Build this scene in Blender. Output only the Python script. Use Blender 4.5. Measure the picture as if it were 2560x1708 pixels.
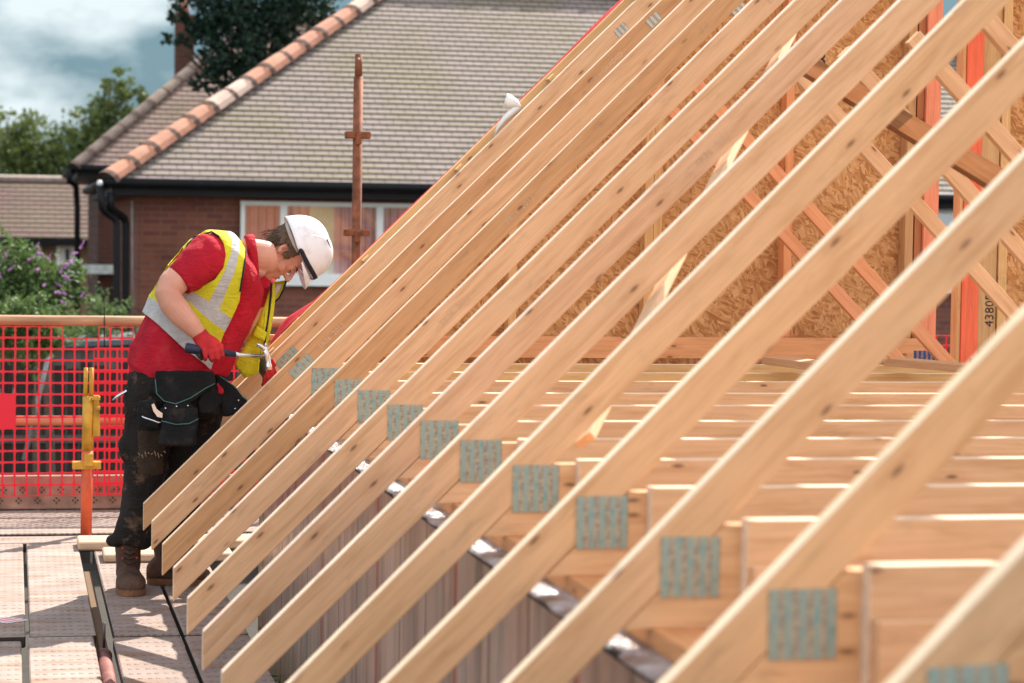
import bpy, bmesh, math, random
from mathutils import Vector, Matrix, noise
for o in list(bpy.data.objects): bpy.data.objects.remove(o)
S=bpy.context.scene; C=S.collection; R_=math.radians
random.seed(7)
# ---------------------------------------------------------------- camera, sky, sun
EYE=1.46                                   # camera height above the scaffold deck (deck top is z=0)
FPX,YAW,PIT,ROL=6005.6,.2052,.0460,.0151
_F=Vector((math.sin(YAW)*math.cos(PIT),math.cos(YAW)*math.cos(PIT),-math.sin(PIT)))
_R=Vector((math.cos(YAW),-math.sin(YAW),0)); _U=_R.cross(_F)
_R,_U=math.cos(ROL)*_R+math.sin(ROL)*_U,-math.sin(ROL)*_R+math.cos(ROL)*_U
cam=bpy.data.cameras.new('camera'); co=bpy.data.objects.new('camera',cam); C.objects.link(co)
co.matrix_world=Matrix(((_R.x,_U.x,-_F.x,0),(_R.y,_U.y,-_F.y,0),(_R.z,_U.z,-_F.z,EYE),(0,0,0,1)))
cam.lens=FPX/2560*36; cam.sensor_width=36; cam.clip_start=.1; cam.clip_end=3000
cam.dof.use_dof=True; cam.dof.focus_distance=9.35; cam.dof.aperture_fstop=4.6
S.camera=co
def at(px,py,Y):                           # photograph point (2560 wide) at world depth Y
    r=_F+_R*((px-1280)/FPX)+_U*((854-py)/FPX); r=r*(Y/r.y); return Vector((r.x,r.y,r.z+EYE))
SUN=Vector((.64,.88,1.10)).normalized()
w=bpy.data.worlds.new('World'); S.world=w; w.use_nodes=True
nt=w.node_tree; N=nt.nodes; L=nt.links; bg=N['Background']
sky=N.new('ShaderNodeTexSky'); sky.sky_type='NISHITA'; sky.sun_disc=False
sky.sun_elevation=math.asin(SUN.z); sky.sun_rotation=math.atan2(SUN.x,SUN.y); sky.air_density=1.3; sky.dust_density=1.5
tc=N.new('ShaderNodeTexCoord'); mp=N.new('ShaderNodeMapping'); mp.inputs['Scale'].default_value=(1,1,2.1); mp.inputs['Location'].default_value=(.35,.2,.12)
nz=N.new('ShaderNodeTexNoise'); nz.inputs['Scale'].default_value=6.5; nz.inputs['Detail'].default_value=7; nz.inputs['Roughness'].default_value=.52
cr=N.new('ShaderNodeValToRGB'); cr.color_ramp.elements[0].position=.47; cr.color_ramp.elements[1].position=.58
mx=N.new('ShaderNodeMixRGB')
sx=N.new('ShaderNodeSeparateXYZ'); L.new(tc.outputs['Generated'],sx.inputs[0])
fr_=N.new('ShaderNodeMapRange'); fr_.inputs['From Min'].default_value=-.2; fr_.inputs['From Max'].default_value=.8; L.new(sx.outputs[1],fr_.inputs[0])
cc=N.new('ShaderNodeMixRGB'); cc.inputs[1].default_value=(14,14.3,14.6,1); cc.inputs[2].default_value=(4.2,4.75,4.9,1); L.new(fr_.outputs[0],cc.inputs[0]); L.new(cc.outputs[0],mx.inputs[2])
bl=N.new('ShaderNodeMixRGB'); bl.inputs[2].default_value=(.50,1.25,1.75,1); fm=N.new('ShaderNodeMapRange'); fm.inputs['From Min'].default_value=.2; fm.inputs['From Max'].default_value=.85; fm.inputs['To Max'].default_value=.92; L.new(sx.outputs[1],fm.inputs[0]); L.new(fm.outputs[0],bl.inputs[0])
L.new(tc.outputs['Generated'],mp.inputs[0]); L.new(mp.outputs[0],nz.inputs[0]); L.new(nz.outputs[0],cr.inputs[0]); L.new(cr.outputs[0],mx.inputs[0])
L.new(sky.outputs[0],bl.inputs[1]); L.new(bl.outputs[0],mx.inputs[1]); L.new(mx.outputs[0],bg.inputs[0]); bg.inputs[1].default_value=.095
sl=bpy.data.lights.new('sun','SUN'); so=bpy.data.objects.new('sun',sl); C.objects.link(so)
sl.energy=5.0; sl.angle=R_(.5); sl.color=(1,.93,.83); so.rotation_euler=SUN.to_track_quat('Z','Y').to_euler()
S.view_settings.view_transform='Standard'; S.view_settings.look='None'; S.view_settings.exposure=1.1; S.view_settings.gamma=1
S.render.engine='CYCLES'; S.cycles.max_bounces=8; S.cycles.diffuse_bounces=5; S.cycles.transparent_max_bounces=8

# ---------------------------------------------------------------- materials
class MT:
    def __init__(s,name,rough=.7,metal=0.,spec=.4):
        s.m=bpy.data.materials.new(name); s.m.use_nodes=True; s.t=s.m.node_tree; s.n=s.t.nodes; s.l=s.t.links
        s.b=s.n['Principled BSDF']; s.b.inputs['Roughness'].default_value=rough; s.b.inputs['Metallic'].default_value=metal
        s.b.inputs['Specular IOR Level'].default_value=spec
        s.tc=s.n.new('ShaderNodeTexCoord'); s.oi=s.n.new('ShaderNodeObjectInfo')
    def coord(s,scale=(1,1,1),rnd=0.,src='Object',loc=(0,0,0)):
        mp=s.n.new('ShaderNodeMapping'); mp.inputs['Scale'].default_value=scale; mp.inputs['Location'].default_value=loc
        s.l.new(s.tc.outputs[src],mp.inputs[0])
        if not rnd: return mp.outputs[0]
        c=s.n.new('ShaderNodeCombineXYZ'); mm=s.n.new('ShaderNodeMath'); mm.operation='MULTIPLY'; mm.inputs[1].default_value=rnd
        s.l.new(s.oi.outputs['Random'],mm.inputs[0]); s.l.new(mm.outputs[0],c.inputs[0]); s.l.new(mm.outputs[0],c.inputs[2])
        a=s.n.new('ShaderNodeVectorMath'); s.l.new(mp.outputs[0],a.inputs[0]); s.l.new(c.outputs[0],a.inputs[1]); return a.outputs[0]
    def noise(s,v,scale,detail=4,rough=.55,dist=0.):
        x=s.n.new('ShaderNodeTexNoise'); x.inputs['Scale'].default_value=scale; x.inputs['Detail'].default_value=detail
        x.inputs['Roughness'].default_value=rough; x.inputs['Distortion'].default_value=dist; s.l.new(v,x.inputs[0]); return x.outputs[0]
    def voro(s,v,scale,out='Distance',feat='F1'):
        x=s.n.new('ShaderNodeTexVoronoi'); x.feature=feat; x.inputs['Scale'].default_value=scale; s.l.new(v,x.inputs[0]); return x.outputs[out]
    def ramp(s,v,stops):
        r=s.n.new('ShaderNodeValToRGB'); e=r.color_ramp.elements
        while len(e)<len(stops): e.new(.5)
        for i,(p,c) in enumerate(stops): e[i].position=p; e[i].color=(c,c,c,1) if isinstance(c,(int,float)) else (*c,1)
        s.l.new(v,r.inputs[0]); return r.outputs[0]
    def mix(s,f,a,b,mode='MIX'):
        m=s.n.new('ShaderNodeMixRGB'); m.blend_type=mode
        for i,x in ((0,f),(1,a),(2,b)):
            if isinstance(x,(int,float)): m.inputs[i].default_value=x if i==0 else (x,x,x,1)
            elif isinstance(x,tuple): m.inputs[i].default_value=(*x,1)
            else: s.l.new(x,m.inputs[i])
        return m.outputs[0]
    def math(s,op,a,b=0.,c=None):
        m=s.n.new('ShaderNodeMath'); m.operation=op
        for i,x in enumerate((a,b,c)):
            if x is None: continue
            if isinstance(x,(int,float)): m.inputs[i].default_value=x
            else: s.l.new(x,m.inputs[i])
        return m.outputs[0]
    def sep(s,v):
        x=s.n.new('ShaderNodeSeparateXYZ'); s.l.new(v,x.inputs[0]); return x.outputs
    def col(s,c):
        if isinstance(c,tuple): s.b.inputs['Base Color'].default_value=(*c,1)
        else: s.l.new(c,s.b.inputs['Base Color'])
        return s
    def bump(s,h,st=.3,d=.01):
        b=s.n.new('ShaderNodeBump'); b.inputs['Strength'].default_value=st; b.inputs['Distance'].default_value=d
        s.l.new(h,b.inputs['Height']); s.l.new(b.outputs[0],s.b.inputs['Normal']); return s
    def rough(s,v): s.l.new(v,s.b.inputs['Roughness']); return s

def m_plain(name,c,rough=.7,metal=0.,var=.25,scale=8,bump=.15,bd=.004,spec=.4,sc=(1,1,1)):
    m=MT(name,rough,metal,spec); v=m.coord(sc,3.); n=m.noise(v,scale,5)
    d=tuple(x*(1-var) for x in c); l=tuple(min(1,x*(1+var)) for x in c)
    m.col(m.ramp(n,[(.3,d),(.7,l)])); m.bump(m.noise(v,scale*5,3),bump,bd); return m.m
def m_wood(name,c=(.680,.432,.255),dirt=.0,grain=1.,knots=1.):
    m=MT(name,.62,0,.25); v=m.coord((1,1,1),9.)
    st=m.coord((1.2,14,14),9.)
    warp=m.noise(m.coord((.8,3,3),9.),2.2,3)
    g=m.noise(st,3.2,6,.6,.6)
    # growth rings: fine streaks along the length
    fine=m.noise(m.coord((1.6,90,90),9.),2.4,3,.6)
    c0=tuple(x*.80 for x in c); c1=tuple(min(.95,x*1.16) for x in c)
    col=m.ramp(g,[(.28,(c0[0],c0[1]*.9,c0[2]*.78)),(.5,c),(.75,c1)])
    col=m.mix(m.math('MULTIPLY',m.ramp(fine,[(.42,1.),(.62,0.)]),.25*grain),col,(c[0]*.74,c[1]*.60,c[2]*.46))
    col=m.mix(m.ramp(warp,[(.5,0.),(.8,.30)]),col,(c[0]*.9,c[1]*.93,c[2]*1.02))
    _k=m.sep(m.coord((4.6,0,13.5),9.)); _c=m.n.new('ShaderNodeCombineXYZ'); m.l.new(_k[0],_c.inputs[0]); m.l.new(_k[2],_c.inputs[1])
    _v=m.n.new('ShaderNodeTexVoronoi'); _v.voronoi_dimensions='2D'; _v.inputs['Scale'].default_value=1; m.l.new(_c.outputs[0],_v.inputs[0]); kd=_v.outputs['Distance']; kc=m.sep(_v.outputs['Color'])[0]
    kn=m.ramp(kd,[(.03,1.),(.055,.6),(.10,0.)])
    kr=m.ramp(kc,[(.58,0.),(.60,1.)])
    col=m.mix(m.math('MULTIPLY',m.math('MULTIPLY',kn,kr),.85*knots),col,(.17,.075,.035))
    # grey handling marks
    mk=m.ramp(m.noise(m.coord((3.5,9,9),5.),2.3,4,.6),[(.60,0.),(.74,1.)])
    col=m.mix(m.math('MULTIPLY',mk,.30+.45*dirt),col,(.24,.17,.12))
    rg_=m.math('MULTIPLY',m.math('MULTIPLY',m.ramp(kd,[(.08,.0),(.12,1.),(.26,0.)]),kr),.30*knots); col=m.mix(rg_,col,(c[0]*.72,c[1]*.55,c[2]*.40))
    col=m.mix(1.,col,m.oi.outputs['Color'],'MULTIPLY')
    m.col(col); m.bump(m.mix(.5,fine,g),.18,.0015); return m.m
def m_osb():
    m=MT('osb_board',.75,0,.2); v=m.coord((1,1,1),4.)
    n=m.n.new('ShaderNodeTexNoise'); n.inputs['Scale'].default_value=7; m.l.new(v,n.inputs[0])
    wv=m.mix(.05,v,n.outputs['Color'])
    def flakes(rot,sc):
        m0=m.n.new('ShaderNodeMapping'); m0.inputs['Rotation'].default_value=(0,rot,0); m.l.new(wv,m0.inputs[0])
        mp=m.n.new('ShaderNodeMapping'); mp.inputs['Scale'].default_value=sc; m.l.new(m0.outputs[0],mp.inputs[0])
        vo=m.n.new('ShaderNodeTexVoronoi'); vo.inputs['Scale'].default_value=1; m.l.new(mp.outputs[0],vo.inputs[0]); return vo.outputs['Color'],vo.outputs['Distance']
    a,ad=flakes(.35,(105,17,27)); b,bd=flakes(1.2,(125,17,31)); c,cd=flakes(-.6,(55,12,24))
    def val(x): return m.sep(x)[0]
    col=m.ramp(val(a),[(.0,(.36,.15,.05)),(.45,(.56,.27,.10)),(1.,(.70,.39,.18))])
    colb=m.ramp(val(b),[(.0,(.34,.13,.04)),(.5,(.53,.25,.09)),(1.,(.67,.37,.16))])
    col=m.mix(m.ramp(val(c),[(.45,0.),(.5,1.)]),col,colb)
    sp=m.ramp(m.noise(v,48,4,.75),[(.56,0.),(.66,1.)])
    col=m.mix(m.math('MULTIPLY',sp,.55),col,(.12,.05,.02))
    cl=m.ramp(m.noise(v,5,3),[(.35,.0),(.7,.35)]); col=m.mix(cl,col,(.40,.20,.08))
    m.col(col); m.bump(ad,.3,.004); return m.m
def m_plate(name,teal=(.29,.37,.32),blue=(.08,.30,.34),slot=(.60,.40,.24)):
    m=MT(name,.55,.35,.5); o=m.sep(m.coord((1,1,1)))
    x=m.math('MULTIPLY',o[0],46.); z=m.math('MULTIPLY',o[2],130.)
    fx=m.math('FRACT',m.math('ADD',x,50.)); fz=m.math('FRACT',m.math('ADD',z,200.))
    cx=m.math('ABSOLUTE',m.math('SUBTRACT',fx,.5)); colm=m.math('LESS_THAN',cx,.25)
    hz=m.math('LESS_THAN',fz,.52); sl=m.math('MULTIPLY',colm,hz)
    n=m.noise(m.coord((1,1,1),6.),42,4,.65)
    base=m.mix(m.ramp(n,[(.52,0.),(.70,.8)]),teal,blue)
    base=m.mix(m.math('MULTIPLY',colm,.32),base,(.32,.26,.19))
    base=m.mix(m.math('MULTIPLY',m.ramp(m.noise(m.coord((1,1,1),2.),21,3),[(.58,0.),(.7,1.)]),.5),base,(.2,.13,.1))
    m.col(m.mix(m.math('MULTIPLY',sl,.85),base,m.mix(m.ramp(m.noise(m.coord((1,1,1)),90,2),[(.4,0.),(.6,1.)]),slot,(.25,.12,.07)))); return m.m
def m_brick(name,sc=1.,c1=(.22,.075,.042),c2=(.15,.05,.035),mortar=(.16,.10,.08),ax='xz',bw=.225,bh=.075,ms=.008):
    m=MT(name,.85,0,.2); o=m.sep(m.coord((1,1,1))); c=m.n.new('ShaderNodeCombineXYZ')
    m.l.new(o[0] if ax[0]=='x' else o[1],c.inputs[0]); m.l.new(o[2] if ax[1]=='z' else o[1],c.inputs[1])
    b=m.n.new('ShaderNodeTexBrick'); b.inputs['Scale'].default_value=1.; b.inputs['Brick Width'].default_value=bw; b.inputs['Row Height'].default_value=bh
    b.inputs['Mortar Size'].default_value=ms; b.inputs['Color1'].default_value=(*c1,1); b.inputs['Color2'].default_value=(*c2,1); b.inputs['Mortar'].default_value=(*mortar,1)
    m.l.new(c.outputs[0],b.inputs[0]); n=m.ramp(m.noise(m.coord((1,1,1)),1.3,5),[(.3,.72),(.7,1.2)])
    m.col(m.mix(1.,b.outputs[0],n,'MULTIPLY')); return m.m
def m_tile(name,g,tw,face=(.42,.30,.29),face2=(.34,.25,.22),moss=(.20,.17,.06),dark=(.06,.05,.03),mfrac=.34):
    # object space: x along the eaves, y up the slope
    m=MT(name,.8,0,.25); o=m.sep(m.coord((1,1,1)))
    row=m.math('DIVIDE',o[1],g); fr=m.math('FRACT',row); ri=m.math('FLOOR',row)
    off=m.math('MULTIPLY',m.math('MODULO',ri,2.),.5)
    cx=m.math('ADD',m.math('DIVIDE',o[0],tw),off); fx=m.math('FRACT',cx); ci=m.math('FLOOR',cx)
    cv=m.n.new('ShaderNodeCombineXYZ'); m.l.new(ci,cv.inputs[0]); m.l.new(ri,cv.inputs[1])
    wn=m.n.new('ShaderNodeTexWhiteNoise'); m.l.new(cv.outputs[0],wn.inputs[0])
    col=m.mix(wn.outputs['Value'],face,face2)
    big=m.noise(m.coord((1,1,1)),.55,5); mo=m.ramp(big,[(.36,.35),(.62,1.)])
    col=m.mix(m.math('MULTIPLY',m.ramp(big,[(.45,0.),(.7,.30)]),1.),col,(.26,.22,.10))
    edge=m.math('LESS_THAN',fr,mfrac); col=m.mix(m.math('MULTIPLY',m.math('MULTIPLY',edge,mo),.9),col,moss)
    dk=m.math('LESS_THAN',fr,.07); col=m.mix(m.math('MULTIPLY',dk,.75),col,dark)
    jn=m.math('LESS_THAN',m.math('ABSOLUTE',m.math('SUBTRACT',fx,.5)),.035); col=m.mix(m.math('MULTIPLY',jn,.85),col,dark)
    m.col(col); return m.m
def m_leaf(name,c,c2,trans=.25):
    m=MT(name,.6,0,.3); n=m.noise(m.coord((1,1,1)),2.3,3)
    gi=m.n.new('ShaderNodeNewGeometry'); m.col(m.mix(gi.outputs['Random Per Island'],c,c2))
    m.b.inputs['Subsurface Weight'].default_value=0
    tr=m.n.new('ShaderNodeBsdfTranslucent'); tr.inputs[0].default_value=(*c2,1)
    ms=m.n.new('ShaderNodeMixShader'); ms.inputs[0].default_value=trans; m.l.new(m.b.outputs[0],ms.inputs[1]); m.l.new(tr.outputs[0],ms.inputs[2])
    m.l.new(ms.outputs[0],m.n['Material Output'].inputs[0]); return m.m
def m_deck(name,c=(.30,.23,.195),mud=.85):
    m=MT(name,.75,.0,.35); v=m.coord((1,1,1),7.)
    o=m.sep(v); x=m.math('MULTIPLY',o[0],1/.057); y=m.math('MULTIPLY',o[1],1/.085)
    fx=m.math('SUBTRACT',m.math('FRACT',x),.5); fy=m.math('SUBTRACT',m.math('FRACT',y),.5)
    # paired nodules
    fx2=m.math('SUBTRACT',m.math('ABSOLUTE',fx),.22)
    d=m.math('SQRT',m.math('ADD',m.math('POWER',m.math('MULTIPLY',fx2,1.),2.),m.math('POWER',m.math('MULTIPLY',fy,1.1),2.)))
    dot=m.math('MULTIPLY',m.ramp(d,[(.09,1.),(.14,0.)]),m.ramp(m.noise(v,3.1,3),[(.35,.25),(.6,1.)]))
    n=m.noise(v,5,6,.6); n2=m.noise(v,18,4)
    col=m.ramp(n,[(.3,tuple(q*.72 for q in c)),(.55,c),(.75,tuple(min(1,q*1.2) for q in c))])
    md=m.ramp(m.noise(m.coord((1.,3.2,1),11.),3.0,6,.66),[(.48,0.),(.66,1.)])
    col=m.mix(m.math('MULTIPLY',md,mud),col,(.22,.125,.075))
    col=m.mix(m.math('MULTIPLY',dot,.45),col,(.12,.08,.06))  # nodules darkened in colour to paint in their shadow crescents
    m.col(col); m.bump(m.math('ADD',dot,m.math('MULTIPLY',n2,.3)),1.,.008); return m.m
def m_cloth(name,c,var=.18,rough=.85,stain=None,sc=9,bump=.5,bd=.01,st_amt=.6):
    m=MT(name,rough,0,.2); v=m.coord((1,1,1)); n=m.noise(v,sc,4)
    col=m.ramp(n,[(.3,tuple(q*(1-var) for q in c)),(.7,tuple(min(1,q*(1+var)) for q in c))])
    if stain:
        s=m.ramp(m.noise(v,14,6,.65),[(.56,0.),(.68,1.)]); col=m.mix(m.math('MULTIPLY',s,st_amt),col,stain)
    m.b.inputs['Sheen Weight'].default_value=.0
    m.col(col); m.bump(m.mix(.12,m.mix(.5,m.noise(m.coord((1,1,.7)),9,3,.5,1.6),m.noise(m.coord((.6,1,1.6)),17,2,.5,2.2)),m.noise(v,260,2)),bump*.8,bd*2.6); return m.m

W=m_wood('pine_timber'); WD=m_wood('dirty_pine',(.60,.37,.205),.5); WY=m_wood('yellow_pine',(.66,.42,.19),.1)
WR=m_wood('salmon_lit_timber',(.80,.27,.15),.05,.7,.4); WRR=m_wood('red_lit_timber',(.80,.15,.07),.05,.4,.3)  # red light through the felt put into the base colour of the studs
WEDGE=m_wood('dusty_sunlit_edge',(.77,.62,.48),.35,.7,.3)  # pale sawn dust and painted-in sunlight for rafter and joist edges
WB=m_wood('brown_brace_timber',(.27,.115,.05),.1)
for _x in (WB,): _x.node_tree.nodes['Principled BSDF'].inputs['Specular IOR Level'].default_value=0
PL=m_wood('weathered_scaffold_board',(.45,.35,.25),.8)
OSB=m_osb(); PT=m_plate('galvanised_plate_teal'); PN=m_plate('plate_navy',(.035,.05,.16),(.02,.08,.25),(.62,.28,.18)); PS=m_plate('plate_silver',(.50,.49,.42),(.42,.44,.40),(.22,.17,.13))
INK=m_plain('ink',(.03,.025,.03),.8); INKF=m_plain('faded_ink',(.54,.365,.24),.9)
RED=MT('orange_red_plastic',.4,0,.5).col((.78,.008,.030)).m
FELT=m_plain('red_felt',(.55,.01,.015),.7,0,.15,6,.3,.01)
BLK=m_plain('black_plastic',(.006,.006,.007),.5,0,.2,8,.1,.004,.2); WHT=m_plain('white_upvc',(.74,.74,.70),.4,0,.08,3,.03)
GLS=MT('window_glass',.05,0,.9).col((.05,.055,.06)).m
STL=m_plain('bright_steel',(.62,.62,.64),.25,1.,.1,20,.1,.001)
DSTL=m_plain('dark_steel',(.10,.09,.09),.4,.8,.2,20,.1,.001)

# ---------------------------------------------------------------- mesh helpers
def link(name,me,mat=None,parent=None,loc=None,rot=None):
    o=bpy.data.objects.new(name,me); C.objects.link(o)
    if mat is not None and me is not None:
        for m in (mat if isinstance(mat,(list,tuple)) else [mat]): me.materials.append(m)
    if parent: o.parent=parent
    if loc is not None: o.location=loc
    if rot is not None: o.rotation_euler=rot
    return o
def mk(name,bm,mat,parent=None,loc=None,rot=None,smooth=False):
    me=bpy.data.meshes.new(name); bmesh.ops.recalc_face_normals(bm,faces=bm.faces); bm.to_mesh(me); bm.free()
    if smooth:
        for p in me.polygons: p.use_smooth=True
    return link(name,me,mat,parent,loc,rot)
def tag(o,label,cat,group=None,kind=None):
    if label: o['label']=label
    if cat: o['category']=cat
    if group: o['group']=group
    if kind: o['kind']=kind
    return o
def empty(name,loc,label,cat,group=None,rz=0):
    o=bpy.data.objects.new(name,None); C.objects.link(o); o.location=loc; o.rotation_euler=(0,0,rz); o.empty_display_size=.1
    return tag(o,label,cat,group)
def under(p,v): return Vector(v)-p.location
def box(bm,a,b,mi=0,bev=0.):
    vs=[bm.verts.new((x,y,z)) for x in (a[0],b[0]) for y in (a[1],b[1]) for z in (a[2],b[2])]
    fs=[bm.faces.new([vs[i] for i in q]) for q in ((0,1,3,2),(4,6,7,5),(0,4,5,1),(2,3,7,6),(0,2,6,4),(1,5,7,3))]
    for f in fs: f.material_index=mi
    if bev: bmesh.ops.bevel(bm,geom=list({e for f in fs for e in f.edges}),offset=bev,segments=1,affect='EDGES')
    return fs
def prism(bm,pts,y0,y1,mi=0):              # pts = (x,z) outline, extruded in y
    a=[bm.verts.new((x,y0,z)) for x,z in pts]; b=[bm.verts.new((x,y1,z)) for x,z in pts]; n=len(pts)
    fs=[bm.faces.new(a),bm.faces.new(b[::-1])]+[bm.faces.new((a[i],b[i],b[(i+1)%n],a[(i+1)%n])) for i in range(n)]
    for f in fs: f.material_index=mi
def tube(bm,pts,r,seg=10,caps=True,mi=0):
    pts=[Vector(p) for p in pts]; rr=r if isinstance(r,(list,tuple)) else [r]*len(pts); rings=[]
    up=None
    for i,p in enumerate(pts):
        t=(pts[min(i+1,len(pts)-1)]-pts[max(i-1,0)]).normalized()
        if up is None: up=Vector((0,0,1)) if abs(t.z)<.9 else Vector((0,1,0))
        u=t.cross(up).normalized(); v=u.cross(t); up=v
        rings.append([bm.verts.new(p+(u*math.cos(a)+v*math.sin(a))*rr[i]) for a in (2*math.pi*k/seg for k in range(seg))])
    fs=[]
    for a,b in zip(rings,rings[1:]):
        for k in range(seg): fs.append(bm.faces.new((a[k],a[(k+1)%seg],b[(k+1)%seg],b[k])))
    if caps: fs.append(bm.faces.new(rings[0][::-1])); fs.append(bm.faces.new(rings[-1]))
    for f in fs: f.material_index=mi; f.smooth=True
    return rings
def loft(bm,st,seg=20,power=2.,mi=0):      # st: (centre, half extent across, half extent along Y)
    rings=[]; n=len(st)
    for i,(c,a,b) in enumerate(st):
        c=Vector(c); t=(Vector(st[min(i+1,n-1)][0])-Vector(st[max(i-1,0)][0])).normalized()
        yv=Vector((0,1,0)); yv=(yv-t*yv.dot(t))
        if yv.length<.2: yv=Vector((0,0,1))-t*t.z
        yv.normalize(); u=t.cross(yv).normalized(); ring=[]
        for k in range(seg):
            q=2*math.pi*k/seg; cs,sn=math.cos(q),math.sin(q)
            ring.append(bm.verts.new(c+u*a*math.copysign(abs(cs)**(2/power),cs)+yv*b*math.copysign(abs(sn)**(2/power),sn)))
        rings.append(ring)
    fs=[]
    for a,b in zip(rings,rings[1:]):
        for k in range(seg): fs.append(bm.faces.new((a[k],a[(k+1)%seg],b[(k+1)%seg],b[k])))
    fs.append(bm.faces.new(rings[0][::-1])); fs.append(bm.faces.new(rings[-1]))
    for f in fs: f.material_index=mi; f.smooth=True
def ball(bm,c,r,sub=2,scale=(1,1,1),rot=None,mi=0):
    m=Matrix.Translation(c)@(rot or Matrix()).to_4x4()@Matrix.Diagonal((*scale,1))
    g=bmesh.ops.create_icosphere(bm,subdivisions=sub,radius=r,matrix=m)
    for v in g['verts']:
        for f in v.link_faces: f.material_index=mi; f.smooth=True
def remeshed(bm,vox,smooth=4,fac=.5):
    me=bpy.data.meshes.new('t'); bmesh.ops.recalc_face_normals(bm,faces=bm.faces); bm.to_mesh(me); bm.free()
    o=bpy.data.objects.new('t',me); C.objects.link(o)
    r=o.modifiers.new('r','REMESH'); r.mode='VOXEL'; r.voxel_size=vox; r.use_smooth_shade=True
    if smooth: s=o.modifiers.new('s','SMOOTH'); s.iterations=smooth; s.factor=fac
    dg=bpy.context.evaluated_depsgraph_get(); out=bpy.data.meshes.new_from_object(o.evaluated_get(dg))
    bpy.data.objects.remove(o); bpy.data.meshes.remove(me); return out
def text_mesh(name,s,size,mat,parent,loc,rot,th=.0006):
    cu=bpy.data.curves.new(name,'FONT'); cu.body=s; cu.size=size; cu.extrude=th; cu.resolution_u=2
    o=bpy.data.objects.new(name,cu); C.objects.link(o); dg=bpy.context.evaluated_depsgraph_get()
    me=bpy.data.meshes.new_from_object(o.evaluated_get(dg)); bpy.data.objects.remove(o)
    return link(name,me,mat,parent,loc,rot)
def timber(bm,l,h,t=.035,x0=0,z0=0,y0=0): box(bm,(x0,y0,z0),(x0+l,y0+t,z0+h),0,.0015)

# ---------------------------------------------------------------- roof trusses
TH=R_(44.84); TX,TZ=.4955,-1.0674+EYE
DY=[-.023,.0089,-.0246,.012,-.0063,.0215,.036,.0092,.0044,-.0144,-.0038,-.0199]
DT=[-.0041,-.0014,.0014,-.0029,-.0023,-.0018,-.0029,.0045,-.0023,.0031,.0036,.0051]
ZC=[-.522,-.522,-.514,-.516,-.510,-.510,-.506,-.496,-.491,-.479,-.473,-.4526]
TY=lambda k: 9.2944-.6*k+(DY[k] if k>=0 else 0)
HP=.0748
TINT={-1:(1.02,.98,.93),0:(.92,.80,.68),1:(1,.92,.84),2:(.92,.82,.70),3:(1.02,.97,.93),4:(1.02,.98,.93),5:(.98,.93,.92),6:(1.04,1.,.96),7:(1.02,.97,.88),8:(1.04,.98,.88),9:(.98,.94,.86),10:(1.02,.96,.84),11:(.92,.88,.8)}
WHICH={-1:'farthest roof truss with a cut rafter end at the worker\'s left hand',0:'brownish truss whose stained rafter tail hangs in front of the worker\'s shin',
 1:'pale truss next to the brown one, its rafter tail just right of the worker\'s boot'}
ordw=['','','third','fourth','fifth','sixth','seventh','eighth','ninth','tenth','eleventh']
for k in range(2,11): WHICH[k]='pine truss with square teal plate, %s rafter counted from the worker toward the viewer'%ordw[k]
WHICH[11]='nearest blurred pine truss, its rafter filling the bottom right corner'
XR,LR=4.30,5.42
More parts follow.
